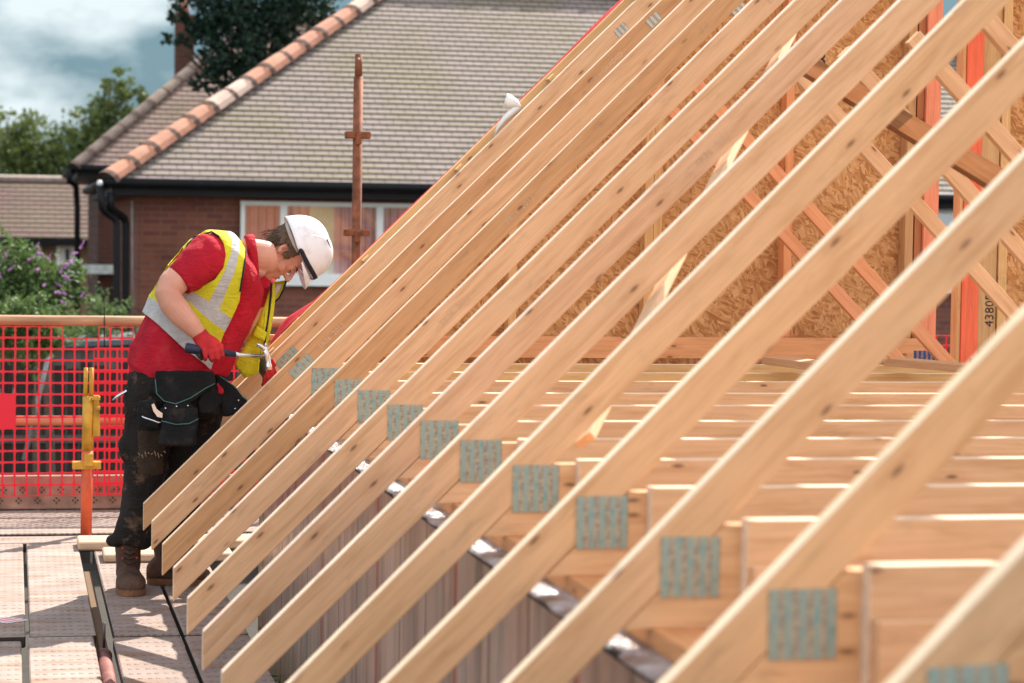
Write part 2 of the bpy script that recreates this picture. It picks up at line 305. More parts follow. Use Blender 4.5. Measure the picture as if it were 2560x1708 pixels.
for k in range(-1,12):
    yk=TY(k); kk=max(k,0); th=TH+DT[kk]
    T=empty('roof_truss',(1.12,yk,0),WHICH[k],'roof truss','timber roof trusses set in a row'); P=lambda x,y,z: (x-1.12,y-yk,z)
    t=TINT[k]
    WE_=WEDGE
    # left rafter: local x up the slope
    bm=bmesh.new(); a=-math.sin(th)*HP/math.cos(th)
    x0=0; 
    prism(bm,[(x0,0),(LR,0),(LR-HP*math.tan(th)*1.0,-HP),(x0+a,-HP)],0,.035)
    bmesh.ops.bevel(bm,geom=bm.edges[:],offset=.0018,segments=1,affect='EDGES')
    tail=TX; tz=TZ
    if k==-1: tail=TX+.28; tz=TZ+.28*math.tan(th)
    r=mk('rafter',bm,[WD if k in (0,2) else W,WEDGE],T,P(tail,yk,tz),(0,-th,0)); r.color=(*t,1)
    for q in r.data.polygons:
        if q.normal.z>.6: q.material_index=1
    # right rafter
    xr=tail+LR*math.cos(th); zr=tz+LR*math.sin(th)
    bm=bmesh.new(); prism(bm,[(0,0),(4.4,0),(4.4,-HP),(HP*math.tan(th),-HP)],0,.035)
    rr=mk('rafter',bm,W,T,P(xr+.002,yk,zr),(0,th,0)); rr.color=(*t,1)
    zc=ZC[kk]+EYE
    # bottom chord stub cut under the rafter
    if k>=0:
        top=zc-.012; bot=-.664+EYE
        def ux(z): return TX+(z+.1055-TZ)/math.tan(th)+.002
        bm=bmesh.new(); prism(bm,[(ux(bot),bot),(ux(top),top),(1.75,top),(1.75,bot)],0,.034)
        c=mk('bottom_chord',bm,W,T,P(0,yk+.0005,0)); c.color=(t[0]*1.02,t[1]*1.02,t[2]*1.02,1)
        g=1+.05*math.sin(k*2.3)
        bm=bmesh.new(); timber(bm,6.2,.182,.034)
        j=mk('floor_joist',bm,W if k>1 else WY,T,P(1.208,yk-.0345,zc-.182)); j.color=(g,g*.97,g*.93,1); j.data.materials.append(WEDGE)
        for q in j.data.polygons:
            if q.normal.x<-.7 or q.normal.z>.7: q.material_index=1  # paler sawn ends; joist tops lightened to paint in the sunlight
        bm=bmesh.new(); timber(bm,6.2,.106,.034)
        if k<7: bm.free()
        else: j=mk('floor_joist',bm,W if k>1 else WY,T,P(1.212,yk-.069,zc-.182)); j.color=(1.06*g,g,.94*g,1)
    # diagonal web with its plate at the foot
    if k in (-1,0,2,3,4,5,6,7):
        xn=3.85; zn=-.60+EYE-.05; s=1.012
        L0=1.72; ang=math.atan(s)
        bm=bmesh.new(); timber(bm,L0,.052,.033)
        wmat=W
        wb=mk('web',bm,wmat,T,P(xn-L0*math.cos(ang),yk+.001,zn+L0*math.sin(ang)+.012),(0,ang,0)); wb.color=(1.04,1.0,.95,1)
        if k<=0: wb.color=(1.12,.76,.62,1)  # far webs tinted pink, red light put into their colour
        bm=bmesh.new(); box(bm,(-.05,-.002,-.05),(.05,0,.05))
        mk('nail_plate',bm,PN,T,P(xn+.05,yk-.0005,-.545+EYE))
    if k>=1:
        bm=bmesh.new(); box(bm,(-.0515,-.0022,-.0515),(.0515,0,.0515))
        p=mk('nail_plate',bm,PT,T,P(1.1196,yk-.0004,-.5614+EYE),(0,R_(-2.2 if k==11 else .5*math.sin(k*3)),0))
    else:
        bm=bmesh.new(); box(bm,(-.052,-.0022,-.022),(.052,0,.022))
        q=at(719,895,yk) if k<0 else at(754,917,yk)
        mk('nail_plate',bm,PT,T,P(q.x,yk-.0004,q.z),(0,-th,0))
    if k in (0,1,-1):
        q={-1:(1553,75),0:(1634,50),1:(1842,18)}[k]; q=at(*q,yk); bm=bmesh.new(); box(bm,(-.03,-.0022,-.018),(.03,0,.018))
        mk('nail_plate',bm,PS,T,P(q.x,yk-.0004,q.z),(0,-th,0))
    if k in (0,2,3,5,8):
        d=.9+.23*((k*5)%7)
        for (dd,st) in ((d,'TR26  2013'),(d+1.5,'DRY GRADED')):
            text_mesh('grade_stamp',st,.028,INKF,T,P(tail+dd*math.cos(th)+.05*math.sin(th),yk-.0008,tz+dd*math.sin(th)-.05*math.cos(th)),(R_(90),-th,0),.0002)
# gable ladder rafter just behind the last truss
G=empty('gable_rafter',(TX+.36,10.0,0),'thin yellowish gable rafter edging the roof beside the red felt','rafter')
bm=bmesh.new(); box(bm,(0,0,-.07),(LR-.4,.03,0),0,.002)
o=mk('ladder_rafter',bm,WY,G,(0,0,TZ+.36+.016),(0,-TH,0)); o.color=(1.15,1.1,1.1,1)
for i in range(9):
    bm=bmesh.new(); box(bm,(.25+i*.55,-.066,-.065),(.25+i*.55+.035,-.001,-.008)); mk('noggin',bm,WY,G,(0,0,TZ+.36+.016),(0,-TH,0))
# diagonal wind brace under the rafters, sunlit edge
B=at(1300,1120,4.95)
a=Vector((1.24,5.177,-.456+EYE)); b=Vector((2.36,7.15,.655+EYE)); d=(b-a); ln=d.length; d.normalize(); nrm=Vector((math.sin(TH),0,-math.cos(TH)))
sd=nrm.cross(d).normalized(); bm=bmesh.new(); box(bm,(0,-.024,0),(ln,.024,.020),0,.001)
br=mk('wind_brace',bm,W); br.matrix_world=Matrix((( d.x,sd.x,nrm.x,a.x),(d.y,sd.y,nrm.y,a.y),(d.z,sd.z,nrm.z,a.z),(0,0,0,1))); br.color=(1.05,1.05,1.05,1)
tag(br,'long sunlit brace board running diagonally under the left rafters','brace')
# dark brace board on the far webs
a=at(1950,130,7.6); b=at(2520,475,6.1); d=(b-a); ln=d.length; d.normalize(); nn=Vector((0,-1,0)); sd=d.cross(nn).normalized(); nn=sd.cross(d)
bm=bmesh.new(); box(bm,(0,-.04,0),(ln,.04,.02)); br=mk('web_brace',bm,WB); br.matrix_world=Matrix(((d.x,sd.x,nn.x,a.x),(d.y,sd.y,nn.y,a.y),(d.z,sd.z,nn.z,a.z),(0,0,0,1)))
tag(br,'dark brown brace board sloping across the diagonal webs at upper right','brace')
# loose boards on the joists
for p0,p1,lab in (((1905,908),(2040,925),'short loose board end resting on the far joists below the gable wall'),((2210,912),(2440,932),'loose board lying askew on the joists below the navy plates')):
    z0=-.50+EYE+.012
    def onz(px,py,z=z0):
        r=_F+_R*((px-1280)/FPX)+_U*((854-py)/FPX); r=r*((z-EYE)/r.z); return Vector((r.x,r.y,z))
    a=onz(*p0); b=onz(*p1); d=b-a; l=d.length; bm=bmesh.new(); box(bm,(0,-.002,-.004),(l,.12,.024),0,.001)
    o=mk('loose_board',bm,W,None,a,(0,0,math.atan2(d.y,d.x))); o.color=(.8,.7,.62,1); tag(o,lab,'board')

# ---------------------------------------------------------------- eaves wall with foil membrane
m=MT('foil_membrane',.30,.6,.5); v=m.coord((1,1,1)); yv=m.sep(v)[1]
st=m.ramp(m.noise(m.coord((1,4,.30)),2.4,5,.7),[(.3,(.20,.12,.09)),(.5,(.50,.33,.26)),(.75,(.70,.51,.43))])
st=m.mix(m.ramp(m.noise(m.coord((1,3,.4),0,'Object',(3,1,0)),2.,3),[(.52,0.),(.7,.6)]),st,(.15,.19,.18))  # teal-grey patches paint reflections into the foil colour
tp=m.math('LESS_THAN',m.math('ABSOLUTE',m.math('SUBTRACT',m.math('FRACT',m.math('MULTIPLY',yv,.83)),.5)),.022)
st=m.mix(m.math('MULTIPLY',tp,.8),st,(.55,.12,.09))
ln_=m.math('LESS_THAN',m.math('ABSOLUTE',m.math('SUBTRACT',m.math('FRACT',m.math('MULTIPLY',yv,2.5)),.5)),.018)
st=m.mix(m.math('MULTIPLY',ln_,.9),st,(.02,.02,.02))
m.col(st); m.bump(m.noise(m.coord((1,9,.9)),3,4,.6,.8),.55,.02); FOIL=m.m
m=MT('silver_foil',.36,.75,.6); m.col(m.ramp(m.noise(m.coord((1,1,1)),9,4,.7),[(.42,(.26,.18,.15)),(.58,(.56,.54,.56))])); m.bump(m.noise(m.coord((1,1,1)),30,4,.6,1.5),1.,.02); SFOIL=m.m
Wl=empty('eaves_wall',(1.0,6.,-3.2+EYE+.3),'foil wrapped timber frame wall below the rafter feet','wall')
def PW(x,y,z): return (x-1.0,y-6.,z+3.2-EYE-.3)
bm=bmesh.new(); box(bm,PW(1.0,2.0,-3.0+EYE),PW(1.10,9.70,-.712+EYE)); mk('membrane',bm,FOIL,Wl)
DKS_=m_plain('shaded_lip',(.05,.03,.025),.8)  # shadow gap below the foil cap painted as a dark lip colour
bm=bmesh.new(); 
for i in range(120):   # draped foil cap with a lip
    y0=2.0+i*.0642; y1=y0+.0642
    j=lambda y:.004*math.sin(y*23)+.003*math.sin(y*61)
    pts=[(.994,-.716),(.990+j(y0),-.706),(1.0,-.700+j(y0)*.4),(1.055,-.698)]; pt2=[(.994,-.716),(.990+j(y1),-.706),(1.0,-.700+j(y1)*.4),(1.055,-.698)]
    for (xa,za),(xb,zb),(xc,zc_),(xd,zd) in zip(pts,pts[1:],pt2,pt2[1:]):
        bm.faces.new([bm.verts.new(PW(*q)) for q in ((xa,y0,za+EYE),(xc,y1,zc_+EYE),(xd,y1,zd+EYE),(xb,y0,zb+EYE))])
bmesh.ops.remove_doubles(bm,verts=bm.verts,dist=.0005); fc=mk('foil_cap',bm,[SFOIL,DKS_],Wl,smooth=True)
for q in fc.data.polygons:
    if abs(q.normal.x)>.75: q.material_index=1
bm=bmesh.new(); box(bm,(-3.8,.056,0),(3.7,.15,.034)); o=mk('wall_plate',bm,W,Wl,PW(1.0,6.0,-.70+EYE)); o.rotation_euler=(0,0,R_(90)); o.location=PW(1.206,5.9,-.699+EYE); o.color=(.95,.7,.5,1)
bm=bmesh.new(); box(bm,PW(1.10,2.0,-3.0+EYE),PW(1.2,9.7,-.74+EYE)); mk('stud_frame',bm,OSB,Wl)
bm=bmesh.new(); box(bm,PW(.985,9.70,-3.0+EYE),PW(1.2,9.73,-.70+EYE)); mk('corner_board',bm,PL,Wl)

# ---------------------------------------------------------------- gable wall (OSB panels on studs)
Yg=10.16; GW=empty('gable_wall',(2.9,Yg,EYE-.5),'orange chipboard gable wall on timber studs behind the trusses','wall'); PG=lambda x,y,z:(x-2.9,y-Yg,z+.5)
rz=lambda x: TZ-EYE+(x-TX)-.12
bm=bmesh.new()
prism(bm,[(.95,-.95),(.95,rz(.95)),(3.99,rz(3.99)),(3.99,-.95)],0,.012)
mk('panel',bm,OSB,GW,(-2.9,0.085,.5))
bm=bmesh.new(); prism(bm,[(4.335,-.95),(4.335,2.5),(5.6,2.5),(5.6,-.95)],0,.012); mk('panel',bm,OSB,GW,(-2.9,.087,.5))
bm=bmesh.new(); box(bm,(0,0,0),(3.0,.04,.092),0,.001); o=mk('bottom_rail',bm,W,GW,(.98-2.9,-.05,.5-.545)); o.color=(1.05,.78,.6,1)
def stud(x,w,z0,z1,mat,c,y=0,d=.08):
    bm=bmesh.new(); box(bm,(0,0,0),(z1-z0,w,d),0,.001)     # local x is the length
    o=mk('stud',bm,mat,GW); M=Matrix(((0,1,0,x-2.9),(0,0,1,y),(1,0,0,z0+.5),(0,0,0,1))); o.matrix_local=M; o.color=(*c,1); return o
for x,n in ((2.095,1),(2.70,2),(3.335,1)):
    for i in range(n): stud(x+i*.039,.037,-.45,rz(x+i*.04),WY if x<3 else W,(1.05,.95,.9) if x<3 else (1.1,.72,.52))
stud(3.90,.038,-.95,3.,WY,(.8,.7,.7)); stud(3.945,.032,-.95,3.,W,(.62,.36,.25))
stud(3.98,.068,-.95,3.,WR,(1,1,1),-.02); stud(4.158,.014,-.95,3.,WY,(1,1,1)); stud(4.174,.078,-.95,3.,WRR,(1,1,1),-.01); stud(4.255,.085,-.95,3.,WY,(.85,.8,.8),.0)
stud(4.345,.04,-.95,3.,WY,(1.05,1,1),-.01)
text_mesh('pencil_mark','4380P',.06,INK,GW,PG(4.33,Yg-.0015,-.40+EYE-EYE),(R_(90),R_(-90),0),.0003)
for px,py,s in ((2012,290,'H'),(2035,285,'H'),(2055,150,'8')): 
    q=at(px,py,Yg+.083); text_mesh('pencil_mark',s,.10,INK,GW,PG(q.x-.03,Yg+.0835,q.z-EYE-.03),(R_(90),0,0),.0003)

# ---------------------------------------------------------------- red felt and white strap
bm=bmesh.new(); rows=[]
for i in range(60):
    s=.84+i*.0765 if i>9 else .84+i*.0765*min(1,(i+1)/10); x=TX+s*math.cos(TH); z=TZ+s*math.sin(TH)
    bulge=.030*math.exp(-((s-.93)/.09)**2)+.010*math.exp(-((s-2.75)/.22)**2)+.006*math.exp(-((s-3.9)/.3)**2)
    row=[]
    for j in range(7):
        y=10.032+j*.012; b=bulge*(.3+.7*j/6)-.012+.002*math.sin(s*9+j)
        row.append(bm.verts.new((x-math.sin(TH)*(b+.02),y,z+math.cos(TH)*(b+.02))))
    rows.append(row)
base=rows[0]
drop=[bm.verts.new((v.co.x-.03,v.co.y,v.co.z-.045-.004*i)) for i,v in enumerate(base)]
for i in range(6): bm.faces.new((drop[i],drop[i+1],base[i+1],base[i]))
for a,b in zip(rows,rows[1:]):
    for i in range(6): bm.faces.new((a[i],a[i+1],b[i+1],b[i]))
o=mk('roofing_felt',bm,FELT,smooth=True); o.modifiers.new('s','SOLIDIFY').thickness=.002
tag(o,'red breather felt lapped over the gable edge of the new roof','roofing felt')
bm=bmesh.new(); pts=[at(x,y,9.97) for x,y in ((1235,341),(1245,320),(1262,298),(1282,280),(1298,268),(1290,262),(1275,256),(1262,251))]
ws=[.006,.02,.03,.034,.03,.045,.06,.066]
pr=None
for i,(p,w_) in enumerate(zip(pts,ws)):
    t=(pts[min(i+1,7)]-pts[max(i-1,0)]).normalized(); u=Vector((-t.z,0,t.x))*w_*.5
    cur=[bm.verts.new(p+u+Vector((0,-.01*math.sin(i),0))),bm.verts.new(p+Vector((0,-.012,0))),bm.verts.new(p-u)]
    if pr:
        for j in range(2): bm.faces.new((pr[j],pr[j+1],cur[j+1],cur[j]))
    pr=cur
o=mk('plastic_strap',bm,WHT,smooth=True); o.modifiers.new('s','SOLIDIFY').thickness=.003
tag(o,'curled white plastic strap caught on the top rafter edge','strap')

# ---------------------------------------------------------------- scaffold deck
DK=m_deck('steel_deck_dusty'); DKM=m_deck('steel_deck_muddy',(.27,.20,.17),1.); DKS=m_plain('deck_side',(.035,.025,.018),.7)
dk_lab={}
def deckboard(x0,x1,y0,y1,lab,zt=0.,mat=DK,name='deck_board'):
    bm=bmesh.new(); box(bm,(-(x1-x0)/2+.004,-(y1-y0)/2+.006,-.045),((x1-x0)/2-.004,(y1-y0)/2-.006,0),0,.005)
    bm.faces.ensure_lookup_table()
    o=mk(name,bm,[mat,DKS],None,((x0+x1)/2,(y0+y1)/2,zt))
    for p in o.data.polygons:
        if p.normal.z<.5: p.material_index=1
    return tag(o,lab,'scaffold board','steel scaffold deck boards')
deckboard(-.19,.055,8.63,11.15,'dusty steel deck board at the left edge, far run',.0)
deckboard(.062,.302,8.63,11.15,'dusty steel deck board left of the gap, far run')
deckboard(.358,.598,8.60,10.9,'muddy steel deck board under the worker\'s right boot',0,DKM)
deckboard(.604,.842,8.60,10.9,'steel deck board beside the wall under the worker\'s left boot',0,DKM)
deckboard(-.21,.040,6.2,8.60,'bright steel deck board in the bottom left corner',-.012)
deckboard(.055,.290,6.2,8.58,'dimpled steel deck board left of the rusty tube, near run',.004)
deckboard(.350,.596,6.2,8.57,'muddy steel deck board right of the rusty tube, near run',0,DKM)
deckboard(.603,.840,6.2,8.57,'steel deck board along the wall, nearest the viewer',0,DKM)
for i,(y0,y1) in enumerate(((11.165,11.40),(11.51,11.95),(11.955,12.36),(12.365,12.49))):
    bm=bmesh.new(); box(bm,(-1.6,-(y1-y0)/2,-.045),(2.6,(y1-y0)/2,0),0,.005)
    o=mk('deck_board',bm,[DK,DKS],None,(0,(y0+y1)/2,-.002*i))
    for p in o.data.polygons:
        if p.normal.z<.5: p.material_index=1
    tag(o,'crosswise steel deck board, %s from the toe board'%['farthest','third','second','closest'][i] if i else 'crosswise steel deck board just behind the timber planks','scaffold board','steel scaffold deck boards')
for a,b,c,d,z,lab in ((.292,1.25,10.86,11.10,.038,'upper timber plank lying across the deck behind the worker'),(.392,.95,10.46,10.72,.034,'lower timber plank lying across the deck at the worker\'s heels')):
    bm=bmesh.new(); box(bm,(a,c,0),(b,d,z),0,.006)
    for v in bm.verts: v.co.z+=.0
    o=mk('timber_plank',bm,PL,None,(0,0,.002),None); o.color=(1.2,1.12,1.05,1)
    tag(o,lab,'plank')
bm=bmesh.new(); box(bm,(.309,8.62,-.14),(.341,10.6,-.055),0,.002); o=mk('timber_batten',bm,PL); o.color=(.34,.25,.17,1); tag(o,'weathered timber batten lying in the gap between deck boards','batten')
RUST=m_plain('rusty_tube',(.20,.065,.028),.7,.2,.5,22,.4,.003); MAUVE=m_plain('rusty_mauve_tube',(.24,.09,.075),.55,.3,.5,12,.3,.003)
bm=bmesh.new(); tube(bm,[(.310,6.3,-.04),(.318,8.40,-.04)],.0245,20); tube(bm,[(.318,8.40,-.04),(.318,8.42,-.04)],.028,20)
tb=mk('scaffold_tube',bm,MAUVE); tag(tb,'rusty mauve scaffold tube lying in the gap of the deck','scaffold tube')
bm=bmesh.new(); tube(bm,[(.318,8.43,-.04),(.318,8.43,.04),(.318,8.43,.075)],.005,8); tube(bm,[(.318,8.43,-.05),(.318,8.43,-.025)],.02,12); mk('locking_pin',bm,DSTL,tb)
bm=bmesh.new(); box(bm,(-.05,-.09,0),(.05,.05,.0012)); o=mk('warning_sticker',bm,WHT,None,(-.035,9.0,.0015),(0,0,R_(40)))
for i in range(4):
    bm=bmesh.new(); box(bm,(-.045,-.078+i*.032,.0013),(.045,-.066+i*.032,.0017)); mk('red_stripe',bm,RED,o)
tag(o,'white sticker with red stripes on the deck at the left edge','sticker')

# scaffold uprights, rails, toe board
YEL=m_plain('yellow_painted_steel',(.52,.27,.03),.55,.1,.35,14,.25,.002); ORR=m_plain('orange_red_paint',(.62,.10,.035),.5,.05,.25,9,.2,.002)
GALV=m_plain('galvanised_rail',(.50,.27,.15),.5,.3,.3,9,.35,.003,sc=(.3,4,4))
U=empty('scaffold_upright',(.343,11.4,0),'short yellow and red scaffold upright with wedge fittings','scaffold post')
bm=bmesh.new(); tube(bm,[(0,0,0),(.003,0,.40)],.0265,18); mk('lower_tube',bm,ORR,U)
bm=bmesh.new(); tube(bm,[(.003,0,.40),(.006,0,.655)],.0265,18); mk('upper_tube',bm,YEL,U)
bm=bmesh.new(); tube(bm,[(-.008,0,.655),(-.006,0,.79)],.010,10); tube(bm,[(.018,0,.655),(.02,0,.79)],.010,10); mk('prong',bm,YEL,U)
bm=bmesh.new(); box(bm,(-.066,-.03,.315),(.066,.03,.35),0,.003); box(bm,(-.012,-.045,.33),(.03,-.027,.39),0,.003); mk('cross_fitting',bm,YEL,U)
bm=bmesh.new(); prism(bm,[(.028,.47),(.062,.47),(.055,.66),(.03,.66)],-.02,.02); box(bm,(.02,-.03,.64),(.06,.03,.655)); tube(bm,[(.05,-.035,.60),(.05,.035,.60)],.012,10); mk('wedge',bm,YEL,U)
RX=1.775; U=empty('scaffold_standard',(RX,12.6,0),'tall rusty scaffold standard with two cross fittings','scaffold post')
bm=bmesh.new(); tube(bm,[(0,0,-.3),(0,0,2.26)],.0255,18); mk('pole',bm,RUST,U)
bm=bmesh.new(); rg=tube(bm,[(0,0,2.26),(0,0,2.375)],.0195,16); mk('spigot',bm,RUST,U)
bm=bmesh.new(); tube(bm,[(-.0,-.0205,2.352),(0,-.019,2.352)],.006,10); mk('spigot_hole',bm,WHT,U)
for z in (1.952,1.438):
    bm=bmesh.new(); box(bm,(-.066,-.03,z-.018),(.066,.03,z+.018),0,.003); box(bm,(-.014,-.05,z-.05),(.014,-.024,z+.01),0,.003); mk('cross_fitting',bm,RUST,U)
for z,r_,mat,lab,nm in ((-.493+EYE,.0262,GALV,'sunlit galvanised top guard rail above the red mesh','guard_rail'),(-1.007+EYE,.0255,GALV,'brownish middle guard rail behind the red mesh','guard_rail')):
    bm=bmesh.new(); tube(bm,[(-2.2,0,0)]+[(-2.2+.7*i,0,.0) for i in range(1,10)],r_,16); o=mk(nm,bm,mat,None,(0,12.5,z)); tag(o,lab,'guard rail')
TOE=m_deck('toe_board_steel',(.42,.28,.22),.6)
bm=bmesh.new(); box(bm,(-2.2,-.0225,0),(4.8,.0225,.172),0,.004)
o=mk('toe_board',bm,m_plain('toe_board_face',(.34,.20,.145),.8,0,.35,9,.3,.004),None,(0,12.52,-.002))
tag(o,'rusty pink steel toe board on edge below the mesh','toe board')
bm=bmesh.new()
for i in range(70):
    for j in (0,1):
        x=-2.15+i*.095+.02*(j); z=.045+.055*j
        for ax,az in ((-.012,0),(.012,0),(0,-.012),(0,.012)):
            box(bm,(x+ax-.004,-.0015,z+az-.004),(x+ax+.004,0,z+az+.004))
mk('punched_holes',bm,DKS,o,(0,-.0245,0))
# red mesh barrier
def mesh_panel(x0,x1,z0,z1,y,lab,cell=.0595,rowh=.0578,th=.0042,cut=None,patch=None,grp='red plastic mesh panels'):
    bm=bmesh.new(); nx=int(round((x1-x0)/cell)); nz=int(round((z1-z0)/rowh))
    def ok(i,j): return not (cut and cut(i,j,nx,nz))
    for i in range(nx):
        for j in range(nz):
            if not ok(i,j): continue
            if patch and patch(i,j,nx,nz): box(bm,(x0+i*cell,-.003,z0+j*rowh),(x0+(i+1)*cell,.003,z0+(j+1)*rowh)); continue
            cx,cz=x0+(i+.5)*cell,z0+(j+.5)*rowh; ho,vo=cell/2,rowh/2; hi,vi=ho-th,vo-th; r=.012
            outer=[(-ho,-vo),(0,-vo),(ho,-vo),(ho,0),(ho,vo),(0,vo),(-ho,vo),(-ho,0)]
            inner=[]
            for k2 in range(16):
                q=2*math.pi*k2/16; cs,sn=math.cos(q),math.sin(q); p=7
                inner.append((math.copysign(abs(cs)**(2/p),cs)*hi,math.copysign(abs(sn)**(2/p),sn)*vi))
            out=[]
            for k2 in range(16):
                q=2*math.pi*k2/16; cs,sn=math.cos(q),math.sin(q); mm=max(abs(cs),abs(sn)); out.append((cs/mm*ho,sn/mm*vo))
            A=[bm.verts.new((cx+a,-.002+.013*math.sin((cx+a)*4.1)+.008*math.sin((cz+b)*7)*math.sin((cx+a)*2.3),cz+b)) for a,b in out]; Bv=[bm.verts.new((cx+a,-.002+.013*math.sin((cx+a)*4.1)+.008*math.sin((cz+b)*7)*math.sin((cx+a)*2.3),cz+b)) for a,b in inner]
            for k2 in range(16): bm.faces.new((A[k2],A[(k2+1)%16],Bv[(k2+1)%16],Bv[k2]))
            bm.faces.new((A[15],A[0],Bv[0],Bv[15])) if False else None
    # corners of cells
    bmesh.ops.remove_doubles(bm,verts=bm.verts,dist=.0005)
    o=mk('mesh_barrier',bm,RED,None,(0,y,0)); s=o.modifiers.new('s','SOLIDIFY'); s.thickness=.004; s.offset=0
    return tag(o,lab,'mesh barrier',grp)
zb=-1.388+EYE; zt_=-.523+EYE
mesh_panel(-.76,.70,zb,zt_+.005,12.44,'red plastic mesh barrier left of and behind the yellow upright',cut=lambda i,j,nx,nz:j==nz-1 and (17<=i<=19 or i>=23),patch=lambda i,j,nx,nz: 9<=i<=12 and 6<=j<=8)
mesh_panel(.405,2.6,zb+.01,zt_-.02,12.41,'overlapping red mesh barrier behind the worker',cut=lambda i,j,nx,nz:j==nz-1 and (i<6 or i>=16))
mesh_panel(3.9,5.6,zb+.1,zt_-.03,12.43,'red mesh barrier seen through the opening in the gable wall')
bm=bmesh.new(); tube(bm,[(.46,12.465,.99),(.46,12.47,.87),(.462,12.44,.80)],.003,6); tube(bm,[(.46,12.465,.99),(.458,12.47,1.06)],.002,6); o=mk('cable_tie',bm,BLK); tag(o,'black cable tie fixing the mesh to the top rail','cable tie')
# ---------------------------------------------------------------- the carpenter
YP=9.62
def V(cx,cy,Y=YP): return at(250+cx/3.137,500+cy/3.137,Y)
def Q(px,py,Y=YP): return at(px,py,Y)
K=.0005014; KP=.001573                      # metres per crop pixel / photograph pixel at the figure
SKIN=MT('skin',.5,0,.35); SKIN.b.inputs['Subsurface Weight'].default_value=.12; SKIN.b.inputs['Subsurface Radius'].default_value=(.01,.004,.002)
_n=SKIN.noise(SKIN.coord((1,1,1)),9,4); SKIN.col(SKIN.ramp(_n,[(.3,(.52,.23,.155)),(.7,(.64,.32,.225))])); SKIN.bump(SKIN.noise(SKIN.coord((1,1,1)),240,2),.12,.001); SKIN=SKIN.m
SHIRT=m_cloth('red_polo_cotton',(.40,.009,.022),.22,.85,(.30,.12,.10),7,.75,.012,.15)
YV=m_cloth('hi_vis_yellow',(.58,.52,.02),.14,.75,(.38,.30,.05),6,.7,.010,.35)
SV=m_cloth('reflective_silver_tape',(.44,.42,.40),.2,.5,(.33,.25,.20),10,.8,.010,.55)
TRIM=m_plain('black_trim',(.012,.013,.02),.8)
PANTS=m_cloth('dark_work_trousers',(.020,.016,.014),.3,.95,(.16,.095,.058),6,.9,.014,.75)
KNEE=m_cloth('muddy_knee_patch',(.050,.034,.023),.35,.9,(.16,.09,.05),9,.6,.01,.8)
BOOT=m_cloth('muddy_leather_boot',(.075,.040,.026),.45,.75,(.17,.085,.042),10,.6,.006,.8); SOLE=m_plain('boot_sole',(.17,.075,.035),.8,0,.4,20)
GLOVE=m_cloth('red_knit_glove',(.46,.028,.030),.2,.9,(.22,.02,.02),20,.5,.004,.4); GPALM=m_plain('black_rubber_palm',(.03,.022,.022),.6)
HELM=MT('white_helmet_plastic',.32,0,.5); HELM.col(HELM.mix(HELM.ramp(HELM.noise(HELM.coord((1,1,1)),16,6,.7),[(.52,0.),(.75,.5)]),(.78,.75,.76),(.50,.38,.30))); HELM=HELM.m; HAIRM=m_plain('brown_hair',(.085,.047,.026),.7,0,.5,60,.8,.004,sc=(1,1,1))
POUCH=m_cloth('black_tool_pouch',(.010,.0105,.011),.35,.8,(.07,.05,.04),14,.6,.008,.4); TEAL=m_plain('teal_piping',(.08,.20,.18),.7)
man=empty('person',(.50,9.66,0),'young carpenter in white hard hat and yellow vest, bending over the rafters','person')
def pm(name,me_or_bm,mat,smooth=True):
    o=mk(name,me_or_bm,mat,smooth=smooth) if isinstance(me_or_bm,bmesh.types.BMesh) else link(name,me_or_bm,mat)
    o.parent=man; o.location=-man.location; return o
# ---- head frame: ear origin, face looks down to the right
EO=V(1436,388,YP-.0); fw=Vector((.33,-.13,-.93)).normalized(); upv=Vector((.94,.02,.34)); upv=(upv-fw*upv.dot(fw)).normalized(); lf=upv.cross(fw)   # lf: toward the far side
if lf.y<0: lf=-lf
EO=EO+lf*.074
def H(x,y,z): return EO+fw*x+lf*y+upv*z
def headrings(rings,grow=0.,seg=28,mi=0,bm=None):
    bm=bm or bmesh.new(); RR=[]
    for z,xf,xb,wd in rings:
        c=(xf+xb)/2; a=(xf-xb)/2+grow; b=wd+grow; ring=[]
        for k in range(seg):
            q=2*math.pi*k/seg; cs,sn=math.cos(q),math.sin(q)
            fx=c+a*math.copysign(abs(cs)**.9,cs); fy=b*math.copysign(abs(sn)**.9,sn)
            ring.append(bm.verts.new(H(fx,fy,z)))
        RR.append(ring)
    for a,b in zip(RR,RR[1:]):
        for k in range(seg): bm.faces.new((a[k],a[(k+1)%seg],b[(k+1)%seg],b[k]))
    bm.faces.new(RR[0]); bm.faces.new(RR[-1][::-1]); return bm
HR=[(-.118,.074,.030,.018),(-.110,.085,.012,.032),(-.092,.090,-.010,.046),(-.070,.089,-.030,.056),(-.05,.090,-.05,.061),(-.03,.090,-.068,.066),(0,.088,-.082,.071),(.018,.084,-.088,.073),(.035,.090,-.092,.075),(.055,.093,-.096,.077),(.08,.088,-.094,.075),(.10,.076,-.085,.068),(.118,.05,-.06,.05),(.127,.02,-.03,.025)]
bm=headrings(HR)
def seg_(pts,rs): loft(bm,[(p,r,r) for p,r in zip(pts,rs)],14)
seg_([H(.083,0,.034),H(.097,0,.014),H(.111,0,-.006),H(.117,0,-.014),H(.106,0,-.024)],[.008,.0085,.011,.0115,.006])
for s in (-1,1): ball(bm,H(.100,s*.012,-.017),.0095,2)                    # nostrils
ball(bm,H(.0925,0,-.046),.011,2,rot=Matrix((fw,lf,upv)).transposed(),scale=(.75,2.0,.55)); ball(bm,H(.090,0,-.060),.011,2,rot=Matrix((fw,lf,upv)).transposed(),scale=(.75,1.7,.65))
ball(bm,H(.080,0,-.092),.021,2); 
